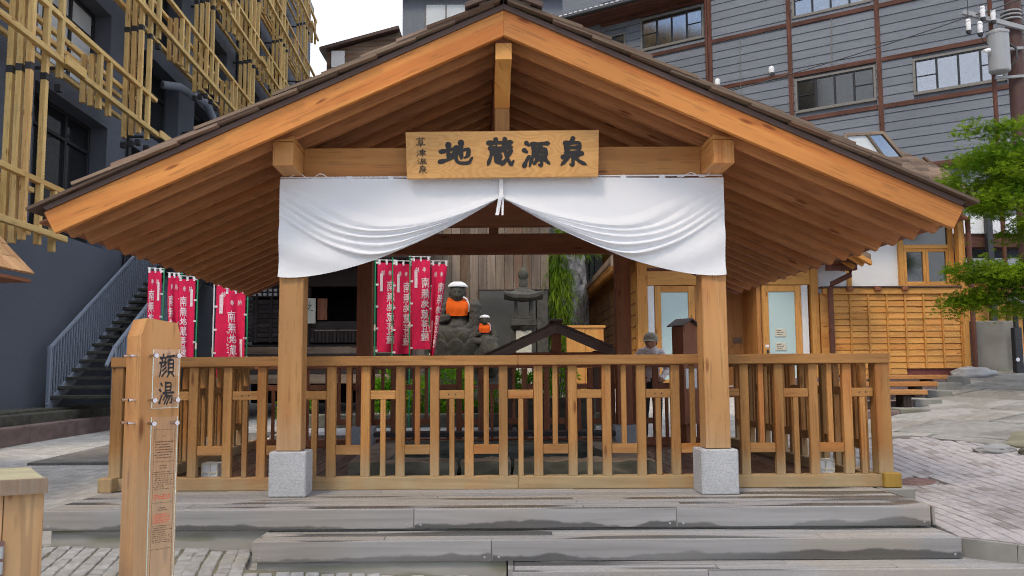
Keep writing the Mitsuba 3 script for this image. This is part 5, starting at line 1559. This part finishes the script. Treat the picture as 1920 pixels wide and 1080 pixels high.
for s, z0, z1 in ((-4.1, 7.2, 12.2), (-1.1, 10.7, 12.2)): part(gb, 'cable', tube([GF.pt(s, .045, z0), GF.pt(s + .05, .045, z1)], .012, 6), 'frame_gray')
part(gb, 'eaves', GF.box(-10.9, -5.25, .0, .95, 13.95, 14.05, .01), 'brown_trim')
part(gb, 'eaves_gutter', tube([GF.pt(-10.9, .98, 14.06), GF.pt(-5.25, .98, 14.06)], .07, 10), 'metal_dark', 50)
part(gb, 'eaves_roof', prism([(.98, 14.07), (-3, 16.0), (-3, 16.1), (.98, 14.16)], -10.9, -5.25, lambda a, b, h: GF.o + np.outer(h, GF.u) + np.outer(a, GF.n) + np.outer(b, [0, 0, 1.0])), 'metal_dark')
for k in range(26): part(gb, 'snow_guard', cbox((.12, .05, .05), GF.pt(-10.8 + k * .215, .80, 14.27), GF.R, .01), 'white_plaster')
part(gb, 'lower_storey', GF.box(-9, 6.4, -.04, -.02, .3, 6.97, .01), 'plaster')

fb = thing('far_grey_building', 'distant slate grey building with pale windows behind the ridge', 'building')
FF = Frame((0, 36, 0), (1, 0))
part(fb, 'wall', FF.box(-4.45, 7.0, -6, 0, .5, 20, .02), 'plaster')
part(fb, 'cladding', FF.box(-4.46, 7.0, .001, .03, .5, 20, .01), 'siding')
wf = part(fb, 'window', FF.box(-3.50, -.9, .031, .07, 15.5, 16.6, .004), 'frame_gray')
for a in (-3.45, -2.58, -1.70): part(wf, 'pane', FF.box(a, a + .80, .071, .08, 15.56, 16.54, .002), 'curtain_pane')
part(fb, 'eaves', FF.box(-5.1, 7, -.2, .5, 16.9, 17.02, .01), 'metal_dark')
sh = thing('small_far_house', 'small brown roofed house peeking over the left roof slope', 'house')
part(sh, 'roof', prism([(-7.75, 14.25), (-4.5, 15.15), (-4.5, 15.28), (-7.75, 14.38)], 35.0, 37, XZ), 'trim_dark')
part(sh, 'gable_wall', prism([(-7.5, 8), (-4.5, 8), (-4.5, 15.1), (-7.5, 14.25)], 35.3, 36.9, XZ), 'shingle')
part(sh, 'window', bx(-7.3, -6.75, 35.24, 35.29, 13.6, 14.3, .005), 'white_plaster')

rb_ = thing('back_building', 'grey and timber building half hidden behind the maple', 'building')
BB = Frame((0, 24.0, 0), (1, 0))
part(rb_, 'upper_wall', BB.box(11.6, 18, -3, 0, 4.95, 6.4, .01), 'siding')
part(rb_, 'fascia', BB.box(11.6, 18, .001, .10, 4.75, 5.25, .01), 'lamp_panel')
part(rb_, 'beam', BB.box(11.6, 18, -.3, .02, 4.38, 4.745, .01), 'brown_trim')
part(rb_, 'recess_back', BB.box(11.6, 18, -3, -2.5, .5, 4.37, .01), 'dark_wood')
part(rb_, 'wall', BB.box(11.6, 18, -.4, -.1, .5, 3.4, .01), YW)
part(rb_, 'lean_to_roof', prism([(23.0, 3.55), (24.0, 4.0), (24.0, 4.08), (23.0, 3.63)], 12.4, 18, YZ), 'roof_gray')
for a in (13.05, 15.2): part(rb_, 'column', BB.box(a, a + .16, .11, .28, .5, 5.4, .01), 'metal_dark')
cw = put('concrete_wall', bx(9.95, 11.0, 18.95, 19.3, .5, 2.07, .02), 'concrete', label='stained concrete retaining wall right of the bathhouse wing', cat='wall')
put('wall_coping', bx(10.2, 10.95, 18.55, 18.94, .6, 1.02, .02), 'concrete', label='low concrete ledge at the foot of the stained wall', cat='ledge')

# ------------------------------------------------------------------ utility pole, transformer, wires, lamp
up_ = thing('utility_pole', 'brown utility pole with steel cross arm at the right edge', 'utility pole')
px, py = 11.50, 19.4
part(up_, 'pole', tube([(px + .05, py, .8), (px + .05, py, 6), (px + .05, py, 12)], .19, 18, .16), 'pole_brown', 50)
part(up_, 'cross_arm', bar((px - 1.15, py - .10, 9.12), (px + .5, py - .28, 8.55), .08, .10), 'steel_gray')
for k in range(3): part(up_, 'band', tube([(px, py, 8.95 + .09 * k), (px, py, 8.98 + .09 * k)], .215, 18), 'steel_gray', 50)
for z in (8.2, 7.55, 6.1): part(up_, 'bracket', bar((px - .55, py - .18, z), (px + .1, py - .22, z + .03), .06, .06), 'steel_gray')
for k, (dx_, z) in enumerate(((-1.12, 8.72), (-.86, 8.66), (-.78, 9.02), (-.55, 8.95))):
    part(up_, 'insulator', lathe([(.0005, .18), (.04, .17), (.06, .13), (.045, .10), (.06, .07), (.05, .0), (.05, -.09), (.03, -.11)], (px + dx_, py - .25, z), 14), 'white', 50)
    part(up_, 'insulator_cap', lathe([(.055, -.09), (.06, -.12), (.04, -.17), (.0005, -.17)], (px + dx_, py - .25, z), 14), 'metal_dark', 50)
part(up_, 'service_pipe', tube([(px - .50, py - .05, 9.5), (px - .50, py - .05, 1.0)][:2], .05, 10), 'brown_trim', 50)
tf = thing('transformer', 'grey cylindrical transformer hanging beside the utility pole', 'transformer')
tc = np.array([px - .50, py - .30, 0])
part(tf, 'tank', lathe([(.0005, 7.64), (.20, 7.64), (.222, 7.67), (.222, 8.52), (.20, 8.545)], tc, 28), 'steel_gray', 40)
part(tf, 'lid', lathe([(.236, 8.50), (.236, 8.56), (.15, 8.61), (.0005, 8.62)], tc, 28), 'steel_gray', 40)
part(tf, 'bushing', tube([tc + (-.26, -.1, 8.12), tc + (-.40, -.12, 8.08)], .045, 12), 'white', 50)
part(tf, 'cable_loop', tube([tc + (.20, -.05, 8.3), tc + (.34, -.1, 8.15), tc + (.34, -.1, 7.9), tc + (.22, -.02, 7.75)], .025, 8), 'metal_dark', 50)
def wire(lab, a, b, sag, r=.012):
    t = np.linspace(0, 1, 30)[:, None]; p = np.asarray(a) * (1 - t) + np.asarray(b) * t - np.c_[0 * t, 0 * t, sag * 4 * t * (1 - t)]
    put('power_line', tube(p, r, 6), 'metal_dark', True, label=lab, cat='cable')
wire('black cable running from the pole arm down across the clapboard wall', (px - 1.0, py - .2, 9.0), (3.2, 21.0, 7.3), .12)
wire('thin cable rising from the left insulator out of the frame', (px - 1.12, py - .25, 8.9), (px - 1.05, py - .2, 11.0), .0, .009)
wire('thin cable rising from the cross arm towards the upper right', (px - .8, py - .25, 9.1), (px + .3, py - .3, 10.6), .05, .009)
wire('drop cable from the insulators to the transformer lid', (px - .86, py - .25, 8.5), (px - .52, py - .28, 8.6), .25, .009)
wire('cable continuing from the cross arm to the right edge', (px - .9, py - .2, 9.02), (px + 3, py - 1.5, 10.4), .1, .014)

ol = thing('outdoor_lamp', 'grey floodlight box with maroon cap on a dark post at right edge', 'lamp')
part(ol, 'post', bx(10.34, 10.50, 18.0, 18.15, .5, 1.88, .012), 'metal_dark')
part(ol, 'post_top', bx(10.38, 10.46, 18.03, 18.11, 1.88, 2.9, .01), 'metal_dark')
part(ol, 'box', bx(10.36, 10.72, 17.75, 18.02, 2.24, 2.54, .016), 'steel_gray')
part(ol, 'arm', tube([(10.20, 17.9, 2.46), (10.6, 17.9, 2.40)], .05, 10), 'steel_gray', 50)
part(ol, 'elbow', tube([(10.48, 17.9, 2.25), (10.48, 17.9, 2.12), (10.58, 17.9, 2.05), (10.8, 17.9, 2.05)], .05, 10), 'steel_gray', 50)
part(ol, 'cap', lathe([(.0005, 2.84), (.09, 2.80), (.28, 2.67), (.28, 2.645)], (10.58, 17.9, 0), 20), 'red_base', 50)
part(ol, 'cable', tube([(10.55, 17.87, 2.54), (10.5, 17.83, 2.68), (10.6, 17.83, 2.95)], .014, 6), 'white', True)
part(ol, 'eye', tube([(10.36, 17.97, 1.22), (10.36, 18.0, 1.22)], .04, 12), 'chrome', 50)

# ------------------------------------------------------------------ maple
mp = thing('maple_tree', 'green maple with layered branches reaching in from the right', 'tree')
lr = np.random.RandomState(21)
base = np.array([9.75, 14.6, float(gz(9.75, 14.6))])
part(mp, 'trunk', tube([base + (0, 0, -.2), base + (-.05, .05, 1.2), base + (-.2, 0, 2.4), base + (-.3, .1, 3.6), base + (-.5, 0, 4.7)], .17, 14, .05), 'bark', True)
pads = []   # (centre, radii) of the leaf layers
for c, r_, n_ in (((8.35, 14.4, 4.75), (.80, .9, .42), 16), ((8.05, 14.3, 4.15), (.85, .9, .42), 18), ((8.75, 14.6, 3.95), (.85, .9, .45), 16), ((9.3, 14.6, 4.7), (.95, 1.0, .55), 14), ((9.6, 14.7, 3.7), (.9, 1.0, .45), 10),
                  ((7.95, 14.1, 3.70), (.45, .6, .20), 7), ((8.45, 14.3, 3.32), (.62, .6, .10), 6), ((7.85, 14.2, 2.64), (.75, .8, .16), 13), ((8.55, 14.4, 2.62), (.70, .8, .20), 11), ((8.0, 14.5, 2.22), (.62, .7, .14), 9), ((8.7, 14.5, 2.05), (.6, .7, .14), 8), ((9.3, 14.6, 2.5), (.6, .8, .25), 7)):
    for _ in range(n_):
        while True:
            q = lr.uniform(-1, 1, 3)
            if (q ** 2).sum() < 1: break
        pads.append((np.array(c) + q * r_, lr.uniform(.16, .36)))
for c, r_ in pads[::3]:
    j = base + (-.25, 0, min(max(c[2] - .6 - base[2], 1.2), 4.2))
    m_ = (j + c) / 2 + (0, 0, .18) + lr.normal(0, .08, 3)
    part(mp, 'branch', tube([j, m_, c], .028, 6, .006), 'bark', True)
lv, lfc = [], []
star = []
for k in range(5):
    a = math.radians((-105, -52, 0, 52, 105)[k]); L = (.62, .85, 1.0, .85, .62)[k]
    star.append((a, L))
def leaf_template():
    v = [(0, 0, 0)]; f = []
    for a, L in star:
        ca, sa = math.cos(a), math.sin(a)
        i = len(v)
        v += [(L * .42 * math.cos(a - .36), L * .42 * math.sin(a - .36), .0), (L * ca, L * sa, -.10 * L), (L * .42 * math.cos(a + .36), L * .42 * math.sin(a + .36), .0)]
        f += [(0, i, i + 1), (0, i + 1, i + 2)]
    return np.array(v), np.array(f)
LV, LF = leaf_template()
N_l = 0
for c, r_ in pads:
    n_ = int(145 * (r_ / .25) ** 1.7)
    for _ in range(n_):
        q = lr.normal(0, .5, 3); q[2] *= .38; q *= r_ * 1.25
        p = c + q - (0, 0, .10 * (q[0] ** 2 + q[1] ** 2) / r_)
        S = lr.uniform(.050, .085)
        az = lr.uniform(0, 2 * math.pi); tl = lr.normal(0, .55); rl = lr.normal(0, .5)
        Rz = np.array([[math.cos(az), -math.sin(az), 0], [math.sin(az), math.cos(az), 0], [0, 0, 1]])
        Rx = np.array([[1, 0, 0], [0, math.cos(rl), -math.sin(rl)], [0, math.sin(rl), math.cos(rl)]]); Ry = np.array([[math.cos(tl), 0, math.sin(tl)], [0, 1, 0], [-math.sin(tl), 0, math.cos(tl)]])
        lv.append((LV * S) @ (Rz @ Ry @ Rx).T + p); lfc.append(LF + N_l); N_l += len(LV)
part(mp, 'crown', (np.vstack(lv), np.vstack(lfc)), 'maple')

# ------------------------------------------------------------------ terrace, shrubs behind the pavilion
tc_ = thing('terrace', 'pale stone paving behind the rear railing', 'paving', kind='structure')
for i in range(16):
    for j in range(5):
        x0, y0 = -3.4 + i * .33, 12.56 + j * .33
        part(tc_, 'tile', bx(x0, x0 + .322, y0, y0 + .322, .0, .145 + rnd.uniform(0, .004), .006), 'granite')
part(tc_, 'curb', bx(-3.5, 2.0, 14.22, 14.4, .0, .36, .02), 'rough_stone')
sr = np.random.RandomState(8)
def shrub(x, y, z0, rx, rz, n, lab, flower=None):
    t = thing('flowering_shrub' if flower else 'leafy_shrub', lab, 'shrub')
    vs, fs, o = [], [], 0
    fl = []
    stems = []
    for k in range(7):
        a = sr.uniform(0, 6.28); top = np.array([x + rx * .7 * math.cos(a), y + rx * .5 * math.sin(a), z0 + rz * sr.uniform(1.2, 1.9)])
        stems.append(tube([(x, y, z0 - .1), ((x + top[0]) / 2, (y + top[1]) / 2, z0 + rz * .8), top], .008, 5, .004))
    part(t, 'stems', join(stems), 'bark', True)
    for _ in range(n):
        while True:
            q = sr.uniform(-1, 1, 3)
            if .15 < (q ** 2).sum() < 1: break
        p = np.array([x, y, z0 + rz]) + q * (rx, rx * .8, rz)
        p += (hnoise(p[None] * 6)[0] - .5) * .16
        L = sr.uniform(.05, .10); W_ = L * .30
        d = q / np.linalg.norm(q) + sr.normal(0, .5, 3) + (0, 0, .2); d /= np.linalg.norm(d)
        sd = np.cross(d, sr.normal(0, 1, 3)); sd /= np.linalg.norm(sd)
        up = np.cross(sd, d)
        v = np.array([p, p + d * L * .45 + sd * W_ + up * .008, p + d * L - up * .02, p + d * L * .45 - sd * W_ + up * .008, p + d * L * .5 - up * .006])
        vs.append(v); fs.append(np.array([[0, 1, 4], [1, 2, 4], [2, 3, 4], [3, 0, 4]]) + o); o += 5
        if flower and sr.rand() < .045: fl.append(p + q * .05)
    part(t, 'leaves', (np.vstack(vs), np.vstack(fs)), 'bush')
    for p in fl[:24]:
        s = trimesh.creation.icosphere(subdivisions=1, radius=.028); s.apply_transform(np.diag([1, 1, .55, 1])); s.apply_translation(p)
        part(t, 'flower', s, flower)
shrub(-2.05, 14.7, .30, .36, .36, 800, 'leafy shrub between the left pillar and the first bays')
shrub(-1.50, 14.6, .30, .30, .30, 500, 'shrub with small yellow flowers behind the railing', 'yellow_petal')
shrub(-1.00, 14.8, .34, .42, .42, 1000, 'shrub with a few red flowers below the banners', 'red_petal')
shrub(-.25, 14.7, .28, .30, .24, 500, 'low leafy shrub below the large seated statue')
shrub(.22, 14.7, .28, .36, .38, 900, 'bright leafy shrub left of the lantern base')
shrub(.80, 14.8, .30, .34, .52, 900, 'tall bright leafy shrub under the small dark roof', 'yellow_petal')
shrub(-3.6, 14.9, .1, .30, .30, 400, 'small leafy shrub near the left rear corner of the pavilion')

# small roofed well
wl = thing('well_house', 'low dark shingled gable roof over the spring behind the rear railing', 'well house')
wx, wy = .70, 13.15
for s in (-1, 1):
    half = 1.03
    for c in range(8):
        e0 = half + .06 - c * .136; e1 = max(.0, e0 - .30)
        zz = lambda e: 1.735 - .445 * e
        part(wl, 'shingle', prism([(wx + s * e0, zz(e0) + .012), (wx + s * e1, zz(e1)), (wx + s * e1, zz(e1) + .02), (wx + s * (e0 + .004), zz(e0) + .036)], wy - .10 + rnd.uniform(-.012, .012), wy + 1.6, XZ, 0), 'trim_dark')
    part(wl, 'bargeboard', prism([(wx + s * .001, 1.60), (wx + s * half, 1.60 - .445 * half), (wx + s * (half + .03), 1.71 - .445 * half), (wx + s * .001, 1.725)], wy - .04, wy + .02, XZ, -s * .42), 'wet_floor')
    part(wl, 'post', bx(wx + s * .72 - .055, wx + s * .72 + .055, wy + .04, wy + .15, .05, 1.36, .005), 'wet_floor')
    part(wl, 'rear_post', bx(wx + s * .72 - .055, wx + s * .72 + .055, wy + 1.35, wy + 1.46, .05, 1.36, .005), 'wet_floor')
part(wl, 'ridge_cap', bx(wx - .10, wx + .10, wy - .14, wy + 1.64, 1.757, 1.80, .01), 'trim_dark')
part(wl, 'tie_beam', bx(wx - .95, wx + .95, wy + .045, wy + .145, 1.22, 1.31, .005), 'cedar_shaded')
part(wl, 'king_post', bx(wx - .075, wx + .075, wy + .045, wy + .14, 1.312, 1.64, .005), 'cedar_shaded')
part(wl, 'trough', bx(wx - .6, wx + .6, wy + .3, wy + 1.2, .1, .62, .02), 'rough_stone')

nb = thing('notice_box', 'tall brown wooden box with a tiny dark gable roof near the right pillar', 'box')
NF = rotframe(2.364, 12.0, 0, 38)
part(nb, 'body', NF.prism([(0, .3), (.29, .3), (.29, 1.62), (.145, 1.70), (0, 1.62)], -.20, 0, math.pi / 2), 'cedar_shaded')
for s in (-1, 1):
    part(nb, 'roof', NF.prism([(.145, 1.725), (.145 + s * .19, 1.625), (.145 + s * .19, 1.640), (.145, 1.742)], -.25, .05), 'trim_dark')
part(nb, 'leg', NF.box(.09, .2, -.17, -.06, -.1, .298, .005), 'cedar_shaded')
part(nb, 'poster', NF.box(.03, .26, .002, .006, .78, 1.05, .001), 'lamp_panel')

# ------------------------------------------------------------------ the man behind the rear railing
pe = thing('person', 'man in a grey-green cap and white shirt looking down beyond the railing', 'person')
ox, oy, oz = 2.035, 12.72, .02
Q = lambda p: np.array([ox + p[0], oy + p[1], oz + p[2]])
bones = []
def bb(p0, r0, p1, r1): bones.append((Q(p0), r0, Q(p1), r1))
# torso leans a little forward (towards -y, -x)
bb((0, .10, .92), .135, (0, .05, 1.12), .13); bb((0, .05, 1.12), .135, (-.01, .0, 1.26), .13)
bb((-.14, .0, 1.255), .075, (.14, .0, 1.25), .075)
bb((-.155, .0, 1.25), .062, (-.235, .02, 1.00), .052); bb((-.235, .02, 1.0), .05, (-.16, -.19, .90), .042)
bb((.155, .0, 1.245), .062, (.245, .03, 1.00), .052); bb((.245, .03, 1.0), .05, (.10, -.20, .90), .042)
tm = blob(bones, .02, 10)
v = np.array(tm.vertices); tm.vertices = v + np.array(tm.vertex_normals) * (.010 * (hnoise(v * (14, 14, 9), 4) - .5) + .006 * np.sin(v[:, 2] * 55 + v[:, 0] * 18))[:, None]
part(pe, 'shirt', tm, 'shirt', True)
part(pe, 'collar', tube([Q((-.075, -.035, 1.335)), Q((-.03, -.085, 1.30)), Q((.03, -.085, 1.295)), Q((.075, -.03, 1.335)), Q((.05, .06, 1.35)), Q((-.05, .06, 1.35)), Q((-.075, -.035, 1.335))], .016, 8), 'shirt', True)
bones = []
bb((0, .10, .93), .135, (0, .11, .84), .13)
for s in (-1, 1):
    bb((s * .085, .10, .86), .095, (s * .095, .06, .46), .068); bb((s * .095, .06, .46), .062, (s * .10, .10, .09), .05)
part(pe, 'trousers', blob(bones, .025, 8), 'trousers', True)
for s in (-1, 1):
    part(pe, 'shoe', blob([(Q((s * .10, .10, .045)), .045, Q((s * .115, -.10, .035)), .038)], .02, 6), 'metal_dark', True)
    bones = []
    wr = (-.155, -.195, .897) if s < 0 else (.095, -.205, .897)
    pal = (wr[0] + .02 * -s * .5, wr[1] - .065, wr[2] - .012)
    bb(wr, .027, pal, .03)
    for k, (L1, L2, sp_) in enumerate(((.036, .030, -.030), (.042, .034, -.010), (.040, .032, .010), (.032, .025, .029))):
        p0 = (pal[0] + sp_, pal[1] - .012, pal[2]); p1 = (p0[0] + sp_ * .15, p0[1] - L1, p0[2] - .012); p2 = (p1[0], p1[1] - L2 * .8, p1[2] - .022)
        bb(p0, .0095, p1, .009); bb(p1, .009, p2, .0075)
    th0 = (pal[0] - s * -.024, pal[1] + .02, pal[2]); th1 = (th0[0] + s * .028 * -1 * -1, th0[1] - .03, th0[2] - .008); th2 = (th1[0] + s * .006, th1[1] - .026, th1[2] - .012)
    bb(th0, .012, th1, .010); bb(th1, .010, th2, .0085)
    part(pe, 'hand', blob(bones, .006, 5), 'skin', True)
hd, HR = head_mesh(.104, Q((-.005, -.05, 1.425)), -.40, .14, 1.22)
part(pe, 'head', trimesh.util.concatenate([hd, blob([(Q((0, .0, 1.31)), .058, Q((-.003, -.03, 1.38)), .056)], .02, 4)]), 'skin', True)
HC = Q((-.005, -.05, 1.425))
cv = lathe([(.0005, .128), (.045, .124), (.080, .104), (.101, .066), (.107, .03), (.107, .018)], (0, 0, 0), 28)
cvv = cv[0] * (.98, 1.13, 1.03); cvv[:, 2] += .004 * (hnoise(cvv * 60, 2) - .5)
part(pe, 'cap', (cvv @ HR.T + HC, cv[1]), 'cap', True)
brim = grid_mesh(lambda u, v: np.stack([(u - .5) * 2 * .088 * (1 - .25 * v ** 2), -.085 - .080 * v - .03 * (1 - ((u - .5) * 2) ** 2), .040 - .010 * v - .018 * ((u - .5) * 2) ** 2], 1), 18, 8)
part(pe, 'cap_brim', (np.vstack([brim[0], brim[0] + (0, 0, .004)]) @ HR.T + HC, np.vstack([brim[1], brim[1] + len(brim[0])])), 'cap', True)
hr = lathe([(.100, .022), (.099, -.02), (.088, -.05), (.06, -.07)], (0, .006, 0), 24)
hm = hr[0] * (.93, 1.05, 1); keep = hm[hr[1]].mean(1)[:, 1] > -.01
part(pe, 'hair', (hm @ HR.T + HC, hr[1][keep]), 'hair', True)
